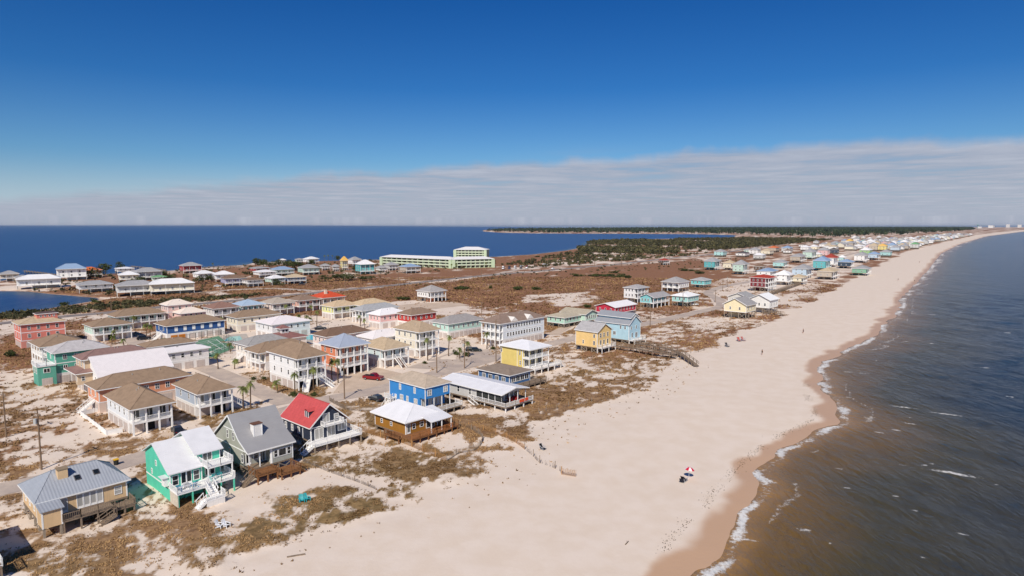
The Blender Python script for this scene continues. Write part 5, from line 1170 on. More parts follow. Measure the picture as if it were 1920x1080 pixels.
def shrub(u, v, wpx, label, flat=1.0, grp='shrubs', name='shrub', m=None):
    p = at(u, v); d = math.hypot(*p); s = wpx / FPX * d / 2
    o = link(name, SHM[rr.randrange(4)], None, (p[0], p[1], gz(*p)), rr.uniform(0, 6), (s, s, min(s, 2.2) * flat)); tag(o, label, 'shrub', grp)
FS = [(866, 542, 36, 'dark green shrub beside the lone grey-roofed house'), (1118, 518, 34, 'left end of the dark oval thicket in the field', ), (1140, 518, 40, 'middle of the dark oval thicket in the field'), (1160, 519, 36, 'right end of the dark oval thicket in the field'), (1085, 518, 24, 'olive shrub left of the oval thicket'), (1175, 521, 22, 'small shrub right of the oval thicket'),
      (755, 562, 34, 'dark shrub left of the lone house'), (876, 542, 18, 'small round shrub right of the lone house'), (972, 543, 26, 'olive shrub on the white sand streak'), (1005, 543, 24, 'second olive shrub on the white sand streak'), (1100, 577, 18, 'round green shrub alone in the field'), (968, 544, 14, 'tiny shrub left of the olive shrubs'), (920, 541, 12, 'tiny shrub on the sandy patch'),
      (1310, 513, 26, 'dark shrub left of the turquoise stilt house'), (1290, 508, 30, 'dark bush by the red-roofed hut'), (1030, 480, 18, 'dark shore bush right of the condominium'), (1008, 482, 14, 'small shore bush right of the condominium'), (372, 668, 26, 'large dark bush beside the tennis court'), (549, 742, 18, 'round dark bush at the white villa steps'), (590, 742, 16, 'green bush under the porch palm'), (475, 712, 12, 'small bush in the planted bed'), (494, 712, 12, 'second small bush in the planted bed'),
      (797, 682, 12, 'small bush by the cream villa palms'), (925, 655, 14, 'dark bush under the forecourt palm'), (876, 668, 18, 'dark bush in the palm island'), (855, 665, 16, 'low bush in the palm island'), (120, 570, 16, 'shore bush by the lagoon'), (178, 566, 18, 'second shore bush by the lagoon'), (22, 668, 22, 'dark bush at the left frame edge'), (1152, 512, 20, 'far rim of the oval thicket')]
for q in FS: shrub(*q)
# palms
def palm_mesh(seed):
    g = random.Random(seed); T = []; tn = []
    for k in range(26):
        a = g.uniform(0, 6.283); up = g.uniform(-.5, 1.0); L_ = g.uniform(.8, 1.15); pts = []
        for i in range(5):
            t = i / 4; r = L_ * t * (1 - .12 * t); z = up * .75 * t - .75 * t * t * (1.1 - up * .4); pts.append(Vector((math.cos(a) * r, math.sin(a) * r, z)))
        sd = Vector((-math.sin(a), math.cos(a), 0))
        for i in range(4):
            p, q = pts[i], pts[i + 1]
            for sg in (-1, 1):
                for j in range(2):
                    c = p.lerp(q, j * .5); e = p.lerp(q, j * .5 + .4); w = .30 * math.sin(math.pi * min(.95, .15 + (i + j * .5) / 4.4)); tip = c.lerp(e, 1.3) + sd * sg * w - Vector((0, 0, w * .5))
                    T.append([tuple(c), tuple(e), tuple(tip)]); tn.append(g.uniform(.1, .9) if up > -.1 else g.uniform(.5, 1))
    return tri_soup('crown', np.array(T, np.float32), np.array(tn, np.float32), PALML)
PM = [palm_mesh(i) for i in range(4)]
def trunk_mesh():
    mb = MB(); r = [.17, .13, .12, .11, .15]
    for i in range(4): mb.tube((.03 * i, .02 * i * i, i / 4), (.03 * (i + 1), .02 * (i + 1)**2, (i + 1) / 4), r[i], r[i + 1], 7, cap=False)
    return mb.mesh('trunk', BARK)
TRM = trunk_mesh()
PAL = [(456, 767, 5, 'by the outside stair of the pale blue-grey villa, left of its pair'), (470, 766, 6, 'by the outside stair of the pale blue-grey villa, right of its pair'), (553, 740, 5.5, 'at the near corner of the white three-storey villa'), (588, 734, 6, 'before the porch of the white three-storey villa'), (622, 716, 6, 'left of the orange villa front'), (634, 718, 6.3, 'right beside the orange villa front'),
       (521, 737, 3.2, 'with white wrapped trunk in the planted bed'), (409, 692, 4.5, 'on the sandy lot by the lane'), (386, 682, 5, 'beside the large bush by the tennis court'), (440, 692, 3, 'on the sandy lot near the outside stair'), (354, 668, 3.2, 'at the lane side of the tennis court'), (416, 624, 6, 'at the end of the royal blue villa'), (432, 660, 3, 'at the tennis court corner'), (562, 618, 6, 'left of the pool car park trio'), (574, 620, 6, 'middle of the pool car park trio'),
       (580, 622, 5.5, 'right of the pool car park trio'), (594, 612, 6.5, 'standing alone near the dark car'), (538, 592, 5, 'before the salmon villa'), (583, 594, 5, 'before the orange-red roof'), (676, 612, 4.5, 'left front of the pink villa'), (684, 616, 3.6, 'low before the pink villa'), (709, 614, 4.6, 'right front of the pink villa'), (722, 613, 3.8, 'low beside the pink villa'), (802, 676, 7, 'tall before the cream three-storey villa'), (841, 668, 6.5, 'right of the cream three-storey villa'),
       (862, 672, 3.4, 'short in the planted island'), (878, 670, 5, 'right in the planted island'), (913, 654, 5.5, 'at the big white villa corner'), (213, 640, 4, 'left of the lane end'), (178, 632, 5, 'before the mint villa porch'), (210, 646, 3, 'low beside the lane end'), (233, 652, 3, 'alone beside the lane'), (251, 618, 5.5, 'before the long mint villa'), (243, 628, 4, 'left among the lane palms'), (275, 632, 5, 'left beside the parked dark car'), (282, 632, 4.6, 'right beside the parked dark car'),
       (336, 596, 4.5, 'before the low pink roof'), (308, 652, 3.2, 'at the court corner by the lane'), (352, 670, 2.6, 'by the white steep-roofed villa'), (644, 690, 4.5, 'between the orange and pale aqua villas'), (1302, 566, 4.5, 'before the aqua house at the bend'), (608, 490, 7, 'left on the bay shore'), (616, 490, 7.5, 'middle on the bay shore'), (624, 490, 7, 'right on the bay shore'), (400, 505, 6, 'by the pier house'), (846, 507, 6, 'left at the condominium middle'), (856, 507, 6, 'right at the condominium middle'), (912, 504, 6, 'at the condominium right end')]
for u, v, hh, lab in PAL:
    p = at(u, v); hh *= 1.0; o = empty('palm_tree', (p[0], p[1], gz(*p) - .05), rr.uniform(0, 6)); tag(o, 'palm ' + lab, 'palm tree', 'palms')
    link('trunk', TRM, o, None, None, (1.15, 1.15, hh)); cs = rr.uniform(1.25, 1.6) * (1 if hh > 4 else .95); link('crown', PM[rr.randrange(4)], o, (.12 * 1.15, .3 * 1.15, hh), rr.uniform(0, 6), (cs, cs, cs))
# broad trees among the bay houses
TM = [tri_soup('crown', *foliage(1, 1, .8, 520, .15, 300 + i, lobes=7), GREEN) for i in range(4)]
BT = [(198, 515, 24, 20), (226, 506, 14, 13), (170, 522, 22, 16), (186, 519, 16, 12), (315, 530, 30, 14), (300, 522, 24, 15), (265, 532, 24, 12), (218, 545, 12, 12), (480, 503, 22, 18), (494, 503, 22, 17), (505, 504, 16, 14), (524, 503, 18, 16), (540, 506, 22, 20), (552, 508, 24, 20), (562, 506, 18, 14), (588, 513, 20, 12), (518, 535, 16, 12), (556, 531, 10, 10), (610, 528, 26, 12), (630, 527, 30, 13), (655, 526, 30, 12), (680, 527, 26, 10),
      (645, 527, 24, 13), (664, 512, 14, 14), (373, 533, 20, 14), (390, 528, 18, 12), (470, 509, 12, 10), (585, 498, 16, 12), (634, 492, 12, 14), (696, 525, 20, 9), (440, 560, 14, 9), (460, 563, 14, 9), (165, 537, 16, 10), (148, 524, 10, 8)]
TW = ['left of', 'behind', 'in front of', 'beside']
for i, (u, v, w, hpx) in enumerate(sorted(BT)):
    p = at(u, v); d = math.hypot(*p); s = w / FPX * d / 2; hm = hpx / FPX * d
    o = empty('broadleaf_tree', (p[0], p[1], 0), rr.uniform(0, 6)); tag(o, f'dark green bayside tree, {ordn(i + 1)} from the left among the bay houses', 'tree', 'trees among the bay houses')
    link('trunk', TRM, o, None, None, (2.2, 2.2, hm * .6)); link('crown', TM[i % 4], o, (0, 0, hm * .6), None, (s, s, hm * .45))
# woods
def wood(name, P, n, hmin, hmax, wfac, m, label, ntri, seed, edge=0):
    P = np.array(P); g = np.random.default_rng(seed); x = g.uniform(P[:, 0].min(), P[:, 0].max(), n * 4); y = g.uniform(P[:, 1].min(), P[:, 1].max(), n * 4)
    k = in_poly(x, y, P) & in_poly(x, y, LAND) & (fbm(x / 140, y / 140, seed, 3) > (.36 if edge else 0)); x, y = x[k][:n], y[k][:n]; n = len(x)
    hh = g.uniform(hmin, hmax, n); w = hh * wfac * g.uniform(.7, 1.3, n)
    d = g.normal(size=(n, ntri, 3)); d /= np.linalg.norm(d, axis=2)[..., None]; rad = g.uniform(.5, 1, (n, ntri, 1))
    Cn = np.stack([x, y, hh * .58], 1)[:, None]; S_ = np.stack([w, w, hh * .46], 1)[:, None]; Pp = Cn + d * rad * S_
    u = g.normal(size=(n, ntri, 3)); u /= np.linalg.norm(u, axis=2)[..., None]; v = np.cross(u, g.normal(size=(n, ntri, 3))); v /= np.linalg.norm(v, axis=2)[..., None]
    s = (w * .62)[:, None, None] * g.uniform(.6, 1.3, (n, ntri, 1)); T = np.stack([Pp - u * s * .6, Pp + u * s * .6, Pp + v * s], 2).reshape(-1, 3, 3)
    tone = np.clip(np.repeat(g.uniform(.1, .9, n), ntri) + g.normal(0, .12, n * ntri), 0, 1)
    tag(link(name, tri_soup(name, T.astype(np.float32), tone, m)), label, 'wood', kind='stuff')
wood('scrub_wood', P_((1080, 466), (1108, 453), (1200, 450), (1300, 448.5), (1400, 447), (1520, 448), (1560, 450), (1480, 458), (1420, 464), (1330, 471), (1240, 478), (1160, 477), (1090, 474)), 5200, 2.6, 6.2, .6, SCRUB, 'dark scrub wood beyond the brown field', 26, 5, 1)
wood('pine_wood', P_((905, 433.4), (960, 430.5), (1200, 428.2), (1500, 427.3), (1820, 427), (1830, 431), (1750, 437), (1640, 443), (1540, 445), (1450, 442), (1390, 439.5), (1250, 437.6), (1000, 436.6)), 9000, 11, 19, .55, PINE, 'long dark pine wood on the far side of the inlet', 18, 6)
wood('roadside_scrub', P_((940, 497), (1000, 485), (1090, 470), (1120, 478), (1230, 480), (1330, 474), (1300, 479), (1200, 487), (1090, 497), (1000, 503)), 700, 1.2, 2.6, .9, SCRUB, 'low dark scrub between the road and the bay', 22, 8, 1)
wood('field_scrub', P_((600, 545), (760, 532), (1000, 508), (1250, 490), (1400, 480), (1400, 500), (1250, 505), (1000, 520), (760, 545)), 260, .5, 1.3, 1.0, SCRUB, 'scattered low scrub along the highway verge', 18, 9, 1)
wood('lagoon_scrub', P_((0, 592), (120, 578), (240, 566), (360, 560), (520, 550), (330, 571), (200, 583), (80, 594), (0, 603)), 420, .6, 1.7, 1.0, SCRUB, 'low dark scrub between the lagoon and the highway', 22, 10, 1)
wood('settlement_scrub', P_((0, 530), (200, 515), (470, 498), (700, 489), (930, 486), (930, 500), (700, 520), (500, 540), (200, 555), (60, 548)), 420, .8, 2.4, .9, SCRUB, 'low bushes between the bay houses', 22, 12, 1)
# ------------------------------------------------------------------ street furniture, vehicles, beach things
PT = mat('pole_timber', (132, 110, 90), .95, .25, 3)
def pole(u, v, hpx, label, arm=True, trans=False):
    p = at(u, v); d = math.hypot(p[0], p[1], CAM_H); hm = hpx / FPX * d * 1.03; hm = min(max(hm, 7), 15)
    o = empty('utility_pole', (p[0], p[1], gz(*p) - .1), rr.uniform(-.2, .2) + HROT); tag(o, label, 'utility pole', 'utility poles')
    k = max(1.0, d / 420)
    MB().tube((0, 0, 0), (0, 0, hm), .17 * k, .12 * k, 8).build('shaft', PT, o)
    if arm: MB().box(-.07, .07, -1.1, 1.1, hm - .75, hm - .6).build('crossarm', PT, o); MB().tube((0, .9, hm - .6), (0, .9, hm - .4), .05, .05, 6).build('insulator', mat('insulator', (150, 150, 146)), o); MB().tube((0, -.9, hm - .6), (0, -.9, hm - .4), .05, .05, 6).build('insulator', mat('insulator', (150, 150, 146)), o)
    if trans: MB().tube((-.42, 0, hm - 2.3), (-.42, 0, hm - 1.4), .26, .26, 10).build('transformer', mat('transformer_grey', (186, 186, 182)), o)
for i, (u, v, hpx, lab, tr) in enumerate([(78, 881, 88, 'utility pole with transformer behind the tan stilt house', True), (12, 823, 66, 'reddish pole at the left frame edge', False), (646, 748, 60, 'pole with transformer at the street by the planted bed', True), (871, 691, 55, 'pole on the forecourt behind the white-roofed grey house', True), (930, 678, 78, 'tall thin pole left of the pale yellow house', False), (819, 699, 42, 'thin pole beside the cream three-storey villa', False), (903, 594, 26, 'pole behind the big white villa', False),
     (747, 537, 28, 'pole by the highway left of the condominium', False), (647, 542, 23, 'pole by the highway near the dark bushes', False), (903, 520, 18, 'pole before the right condominium wing', False), (1020, 509, 13, 'pole by the car park entrance', False), (1115, 500, 15, 'highway pole above the oval thicket', False), (1165, 500, 20, 'taller highway pole right of the oval thicket', False), (1192, 489, 13, 'highway pole at the scrub wood edge', False), (1255, 485, 12, 'pole behind the red-roofed hut', False), (1258, 503, 12, 'pole before the red-roofed hut', False), (1307, 480, 11, 'pole where the highway meets the scrub', False), (1027, 497, 19, 'bayside pole right of the car park', False),
     (1364, 538, 20, 'pole at the sandy lot before the dark red house', True), (1219, 613, 35, 'pole at the street beside the light blue house', False), (1280, 578, 30, 'pole before the long aqua house', False), (1341, 567, 19, 'pole inside the street bend', False), (1355, 545, 18, 'pole behind the street bend', False), (1479, 463, 9, 'far pole in the block', False), (1510, 457, 10, 'far pole by the highway bend', False), (1530, 454, 10, 'farthest pole by the highway bend', False), (1392, 475, 8, 'thin pole by the scrub wood', False), (1405, 474, 8, 'second thin pole by the scrub wood', False), (1427, 472, 8, 'third thin pole by the scrub wood', False), (1368, 478, 9, 'pole behind the aqua back house', False), (209, 583, 22, 'pole by the highway at the lagoon', False)]):
    pole(u, v, hpx, lab, True, tr)
# cars
TYRE = mat('tyre', (26, 26, 28), .9); CHROME = mat('bumper', (150, 150, 150), .4)
def car(u, v, rgb, label, rz, kind='car', k=1.0, pos=None):
    p = at(u, v) if pos is None else pos; o = empty('parked_car' if kind != 'pickup' else 'pickup_truck', (p[0], p[1], gz(*p) + .05), rz); tag(o, label, 'car' if kind != 'pickup' else 'pickup', 'parked cars'); o.scale = (k, k, k)
    m = mat('car_paint_%d_%d_%d' % rgb, rgb, .3, .03, spec=.6)
    L_, W_ = (4.6, 1.8) if kind != 'pickup' else (5.4, 1.9)
    def hull(prof, w0, w1, name, mt, par):
        mb = MB(); n = len(prof)
        A = [(x, -w, z) for (x, z), w in zip(prof, w1)]; B_ = [(x, w, z) for (x, z), w in zip(prof, w1)]
        mb.poly(A); mb.poly(B_[::-1])
        for i in range(n): j = (i + 1) % n; mb.quad(A[i], A[j], B_[j], B_[i])
        return mb.build(name, mt, par)
    l = L_ / 2; w = W_ / 2
    if kind == 'pickup':
        b = hull([(-l, .35), (l - .1, .35), (l, .6), (l - .1, .98), (.95, 1.05), (-l, 1.05)], 0, [w] * 6, 'body', m, o)
        MB().box(-l + .12, -.55, -w + .12, w - .12, 1.051, 1.06).build('load_bed', DARK, o); hull([(-.5, 1.05), (1.25, 1.05), (.65, 1.72), (-.4, 1.72)], 0, [w, w, w * .8, w * .8], 'cabin', m, o)
        hull([(-.44, 1.12), (1.16, 1.12), (.66, 1.66), (-.36, 1.66)], 0, [w * 1.01, w * 1.01, w * .83, w * .83], 'side_window', GLASS, o)
    else:
        hb = 1.0 if kind == 'suv' else .9; ht = 1.72 if kind == 'suv' else 1.45
        hull([(-l, .35), (l - .1, .35), (l, .6), (l - .15, hb - .12), (.95, hb), (-l + .1, hb + .02), (-l, .7)], 0, [w * .97, w * .97, w * .94, w * .94, w, w, w * .95], 'body', m, o)
        xr = -l + (.15 if kind == 'suv' else .7); hull([(xr, hb), (1.05, hb), (.35, ht), (xr + .45, ht)], 0, [w * .96, w * .96, w * .76, w * .76], 'cabin', m, o)
        hull([(xr + .12, hb + .05), (.95, hb + .05), (.36, ht - .07), (xr + .5, ht - .07)], 0, [w * .975, w * .975, w * .785, w * .785], 'side_window', GLASS, o); MB().quad((1.03, -w * .88, hb + .04), (1.03, w * .88, hb + .04), (.40, w * .72, ht - .05), (.40, -w * .72, ht - .05)).build('windscreen', GLASS, o)
    wm = shared('wheel', lambda: MB().tube((0, -.11, 0), (0, .11, 0), .34, .34, 14).mesh('wheel', TYRE)); hm = shared('hub', lambda: MB().tube((0, -.125, 0), (0, .125, 0), .18, .18, 10).mesh('rim', CHROME))
    for x in (-l + .85, l - .9):
        for y in (-w + .1, w - .1): q = link('wheel', wm, o, (x, y, .34)); link('rim', hm, q)
    for y in (-w + .3, w - .3): MB().box(l - .06, l + .01, y - .16, y + .16, .62, .76).build('headlight', mat('headlight', (220, 220, 214), .2), o); MB().box(-l - .01, -l + .05, y - .14, y + .14, .7, .85).build('tail_light', mat('tail_light', (140, 20, 20), .3), o)
    MB().box(l - .03, l + .06, -w + .1, w - .1, .36, .52).box(-l - .06, -l + .03, -w + .1, w - .1, .36, .52).build('bumper', CHROME if kind == 'pickup' else TYRE, o)
car(333, 812, (28, 32, 40), 'black car parked at the white villa garage', HROT + 1.4); car(700, 712, (132, 22, 32), 'dark red pickup on the sandy apron', -.35, 'pickup', 1.05); car(270, 637, (24, 26, 32), 'black car parked at the royal blue villa', HROT - .2, 'suv'); car(601, 618, (30, 32, 36), 'dark car by the pool palms', HROT - .4); car(1301, 573, (226, 226, 224), 'white car under the aqua house palm', HROT - .5, 'suv')
car(883, 658, (34, 44, 42), 'dark vehicle left on the forecourt', .3, 'suv', .8); car(893, 659, (40, 46, 44), 'dark vehicle right on the forecourt', .1, 'suv', .8); car(706, 752, (52, 56, 62), 'dark car under the bright blue house', HROT + 1.57)
car(1037, 505, (232, 232, 232), 'white car driving on the highway', RAD(55)); car(1022, 498, (236, 236, 236), 'white van by the bay road', RAD(20), 'suv', 1.2); car(408, 538, (226, 226, 226), 'white car by the lavender bay house', .2); car(566, 534, (46, 52, 60), 'dark car beside the blue bay house', .4)
COLS = [(230, 230, 230), (60, 62, 68), (226, 226, 224), (160, 162, 166), (120, 24, 28), (228, 228, 228), (40, 60, 96), (206, 206, 204), (70, 72, 76), (232, 232, 230)]
for i in range(10):
    u = 944 + (i % 5) * 11; v = 501.6 + (i // 5) * 3.4 - (i % 5) * .35
    car(u, v, COLS[i], f'{["white","dark grey","white","silver","dark red","white","navy","pale silver","grey","white"][i]} car in the condominium car park, {["first","second","third","fourth","fifth"][i % 5]} from the left in the {"back" if i < 5 else "front"} row', RAD(70))
# sand fences
SLAT = mat('sand_fence_slat', (176, 132, 84), .95, .3, 4); SLATG = mat('grey_fence_slat', (140, 124, 108), .95, .3, 4)
def sand_fence(px, label, m, h=1.15, gap=.16, ragged=0.0):
    Q = resample([at(u, v) for u, v in px], 1.0); o = empty('sand_fence', (Q[0].x, Q[0].y, 0)); tag(o, label, 'fence', 'sand fences'); mb = MB(); base = Vector((Q[0].x, Q[0].y, 0)); k = 0; Ltot = 0
    zs = ground_z([q.x for q in Q], [q.y for q in Q])
    for i in range(len(Q) - 1):
        a, b = Q[i], Q[i + 1]; L_ = (b - a).length; t = (b - a).normalized()
        n = max(1, int(L_ / gap))
        for j in range(n):
            if rr.random() < ragged: continue
            c = a.lerp(b, (j + .5) / n); hh = h * rr.uniform(.82, 1.05) * (1 - ragged * rr.random()); lean = rr.uniform(-.06, .06)
            p = Vector((c.x, c.y, zs[i] - .1)) - base; mb.bar(p, p + Vector((t.x * lean, t.y * lean, hh + .1)), .11, .035)
        if i % 3 == 0: link('post', post_mesh(h + .75, .12, m), o, (a.x - base.x, a.y - base.y, zs[i] - .5))
    s = mb.build('slats', m, o); s['kind'] = 'stuff'
sand_fence([(672, 806), (700, 815), (735, 824), (766, 836), (800, 850), (838, 866)], 'long tan sand fence before the golden brown house', SLAT)
sand_fence([(838, 866), (862, 852), (888, 846), (905, 826), (880, 806), (845, 800)], 'grey sand fence looping round the grassy dune', SLATG, 1.0, .2)
sand_fence([(848, 802), (890, 806), (930, 816), (968, 832), (984, 843)], 'tan sand fence from the golden house toward the beach', SLAT, 1.0)
sand_fence([(984, 843), (1000, 856), (1012, 868), (1030, 874), (1050, 883), (1053, 889)], 'broken sand fence stakes out on the beach', SLATG, 1.15, .28, .35)
sand_fence([(1053, 889), (1080, 893)], 'short tan fence panel at the beach end', SLAT, 1.2, .12)
sand_fence([(568, 868), (600, 880), (640, 893), (680, 908), (704, 919)], 'half buried grey sand fence below the navy house', SLATG, .6, .2, .1)
sand_fence([(618, 752), (650, 768), (690, 772), (722, 766)], 'grey sand fence behind the golden brown house', SLATG, 1.0, .2)
sand_fence([(1010, 775), (1080, 760), (1160, 748)], 'thin sand fence along the dune below the boardwalk', SLATG, .9, .4, .3)
sand_fence([(1240, 648), (1290, 662), (1322, 657)], 'stake fence beside the boardwalk end', SLATG, 1.1, .5, .3)
# white garden fence
def garden_fence(P, label):
    o = empty('garden_fence', (*P[0], 0)); tag(o, label, 'fence'); 
    for i in range(len(P) - 1):
        a, b = Vector(P[i]), Vector(P[i + 1]); L_ = (b - a).length; n = max(1, round(L_ / 2.4)); rz = math.atan2(b.y - a.y, b.x - a.x)
        for k in range(n):
            c = a.lerp(b, k / n) - Vector(P[0]); link('panel', shared(('gfp', round(L_ / n, 2)), lambda: MB().box(.06, L_ / n - .06, -.03, .03, .05, 1.1).box(0, L_ / n, -.05, .05, 1.1, 1.2).mesh('panel', TRIM)), o, (c.x, c.y, 0), rz); link('post', post_mesh(1.35, .14, TRIM), o, (c.x, c.y, 0), rz)
garden_fence([at(200, 771), at(152, 781), at(200, 818), at(231, 812)], 'white vinyl yard fence beside the white villa')
# boardwalks
def boardwalk(px, z, w, label, name='boardwalk'):
    Q = resample([at(u, v) for u, v in px[:]], 2.2); o = empty(name, (Q[0].x, Q[0].y, 0)); tag(o, label, 'boardwalk'); base = Vector((Q[0].x, Q[0].y)); n = len(Q)
    for i in range(n - 1):
        a, b = Q[i] - base, Q[i + 1] - base; za, zb = (z[0] + (z[1] - z[0]) * max(0, (i + k - n * .55) / (n * .45)) for k in (0, 1)); t = (b - a).normalized(); nr = Vector((-t.y, t.x)) * w / 2; L_ = (b - a).length
        mb = MB(); m_ = 7
        for k in range(m_):
            p, q = a.lerp(b, k / m_ + .01), a.lerp(b, (k + 1) / m_ - .01); z0, z1_ = za + (zb - za) * k / m_, za + (zb - za) * (k + 1) / m_
            mb.quad((*(p - nr), z0), (*(p + nr), z0), (*(q + nr), z1_), (*(q - nr), z1_)); mb.quad((*(p - nr), z0 - .1), (*(p + nr), z0 - .1), (*(q + nr), z1_ - .1), (*(q - nr), z1_ - .1)); mb.quad((*(p - nr), z0 - .1), (*(q - nr), z1_ - .1), (*(q - nr), z1_), (*(p - nr), z0)); mb.quad((*(p + nr), z0 - .1), (*(q + nr), z1_ - .1), (*(q + nr), z1_), (*(p + nr), z0))
        mb.build('deck_boards', WOOD, o)
        for sg in (-1, 1):
            p, q = a + nr * sg, b + nr * sg; MB().bar((*p, za + 1.0), (*q, zb + 1.0), .1, .08).bar((*p, za + .55), (*q, zb + .55), .05, .12).build('rail', WOOD, o); MB().box(p.x - .09, p.x + .09, p.y - .09, p.y + .09, -.8, za + 1.1).build('post', WOOD, o)
boardwalk([(1190, 652), (1222, 657), (1255, 664), (1275, 671), (1306, 688)], (1.6, .1), 1.6, 'long weathered boardwalk stepping down to the beach')
boardwalk([(1148, 656), (1180, 660), (1225, 668), (1268, 674)], (1.5, 1.2), 1.6, 'second weathered boardwalk beside the apricot house')
boardwalk([(1432, 589), (1450, 590), (1470, 593)], (1.0, .1), 1.4, 'short boardwalk below the cream stilt house')
boardwalk([(1425, 560), (1450, 552), (1475, 543), (1500, 534)], (1.3, 1.2), 1.6, 'boardwalk along the dune past the dark red house')
def pier(px, label):
    Q = resample([at(u, v, SEA) for u, v in px], 6.0); o = empty('pier', (Q[0].x, Q[0].y, 0)); tag(o, label, 'pier'); base = Q[0].copy()
    for i in range(len(Q) - 1):
        a, b = Q[i] - base, Q[i + 1] - base; MB().bar((*a, .7), (*b, .7), 2.2, .25).build('deck', WOOD, o)
        for sg in (-1, 1): MB().box(a.x - .2, a.x + .2, a.y + sg - .2, a.y + sg + .2, -2.5, 1.5).build('pile', PILE, o)
pier([(108, 519), (80, 515), (45, 511)], 'timber pier with pilings at far left'); pier([(310, 510), (275, 505), (245, 502)], 'long pier behind the grey hip-roofed house'); pier([(378, 505), (410, 502), (450, 503)], 'pier with many piles beside the red pier house')
# tennis court and pools
def sheet_on(name, P, m, dz, label): patch(name, P, m, dz, label)
sheet_on('tennis_court', P_((322, 650), (410, 630), (440, 652), (392, 673)), mat('court_green', (96, 136, 108), .9, .12), .05, 'green tennis court beside the lane')
c = [Vector(q) for q in P_((338, 650), (405, 636), (426, 652), (388, 667))]; mb = MB()
def ln(a, b, w=.1): 
    d = (b - a).normalized(); n_ = Vector((-d.y, d.x)) * w; mb.quad((*(a - n_), .075), (*(b - n_), .075), (*(b + n_), .075), (*(a + n_), .075))
for i in range(4): ln(c[i], c[(i + 1) % 4])
ln(c[0].lerp(c[3], .5), c[1].lerp(c[2], .5)); ln(c[0].lerp(c[1], .25), c[3].lerp(c[2], .25)); ln(c[0].lerp(c[1], .75), c[3].lerp(c[2], .75)); ln(c[0].lerp(c[3], .14), c[1].lerp(c[2], .14)); ln(c[0].lerp(c[3], .86), c[1].lerp(c[2], .86))
tag(mb.build('court_lines', TRIM), 'white lines painted on the tennis court', 'marking', kind='structure')
fo = empty('court_fence', (0, 0, 0)); tag(fo, 'tall dark green fence posts and rails around the tennis court', 'fence'); cf = P_((320, 650), (410, 629), (442, 652), (392, 675)); FM = mat('fence_green', (56, 74, 62), .7)
for i in range(4):
    a, b = Vector(cf[i]), Vector(cf[(i + 1) % 4]); n = max(2, round((b - a).length / 3))
    for k in range(n): p = a.lerp(b, k / n); link('post', post_mesh(3.0, .09, FM), fo, (p.x, p.y, 0))
    for z in (.1, 1.5, 2.95): MB().bar((*a, z), (*b, z), .05).build('rail', FM, fo)
pm_, nt_, N_, L2_, B_ = nodes('pool_water'); B_.inputs['Base Color'].default_value = (*lin((96, 190, 190)), 1); B_.inputs['Roughness'].default_value = .1
sheet_on('pool_terrace', P_((412, 642), (425, 628), (462, 626), (470, 640), (440, 646)), CONC, .05, 'pale terrace around the first pool'); sheet_on('pool', P_((420, 640), (428, 632), (450, 630), (456, 639)), pm_, .07, 'turquoise swimming pool beside the tennis court')
sheet_on('pool_terrace', P_((548, 642), (556, 626), (600, 624), (604, 640)), CONC, .05, 'pale terrace around the second pool'); sheet_on('pool', P_((556, 636), (562, 629), (592, 628), (594, 638)), pm_, .07, 'turquoise swimming pool behind the orange villa')
# adirondack chairs
def chair(u, v, rgb, label, rz, pos=None):
    p = at(u, v); o = empty('beach_chair', pos or (p[0], p[1], gz(*p)), rz); tag(o, label, 'chair', 'beach chairs'); m = mat('chair_%d_%d_%d' % rgb, rgb, .6, .05)
    MB().quad((-.28, -.3, .38), (.28, -.3, .38), (.28, .3, .26), (-.28, .3, .26)).quad((-.28, -.3, .35), (.28, -.3, .35), (.28, .3, .23), (-.28, .3, .23)).build('seat', m, o)
    for i in range(5): MB().bar((-.24 + i * .12, .28, .25), (-.28 + i * .14, .72, 1.02 + .05 * (2 - abs(i - 2))), .1, .025).build('back_slat', m, o)
    for s in (-1, 1):
        MB().box(s * .36 - .08, s * .36 + .08, -.38, .5, .55, .59).build('armrest', m, o); MB().bar((s * .33, -.34, 0), (s * .33, -.34, .55), .08).build('leg', m, o); MB().bar((s * .33, .7, 0), (s * .33, -.3, .36), .07).build('leg', m, o)
chair(413, 991, (240, 240, 240), 'white beach chair on the sand, left of the white pair', HROT + math.pi - 2.6); chair(425, 990, (240, 240, 240), 'white beach chair on the sand, right of the white pair', HROT + math.pi - 2.8)
chair(566, 943, (48, 172, 176), 'turquoise beach chair on the dune, left of the turquoise pair', .5); chair(576, 940, (48, 172, 176), 'turquoise beach chair on the dune, right of the turquoise pair', .9)
for q, w_ in zip(DECKSEAT, ('blue', 'silver grey', 'blue', 'turquoise', 'turquoise')):
    i = [tuple(d) for d in DECKSEAT].index(tuple(q)); chair(0, 600, {'blue': (60, 140, 180), 'silver grey': (186, 186, 190), 'turquoise': (70, 186, 186)}[w_], f'{w_} deck chair, {ordn(i + 1)} from the left on the teal house decks', HROT + rr.uniform(2.6, 3.6), tuple(q))
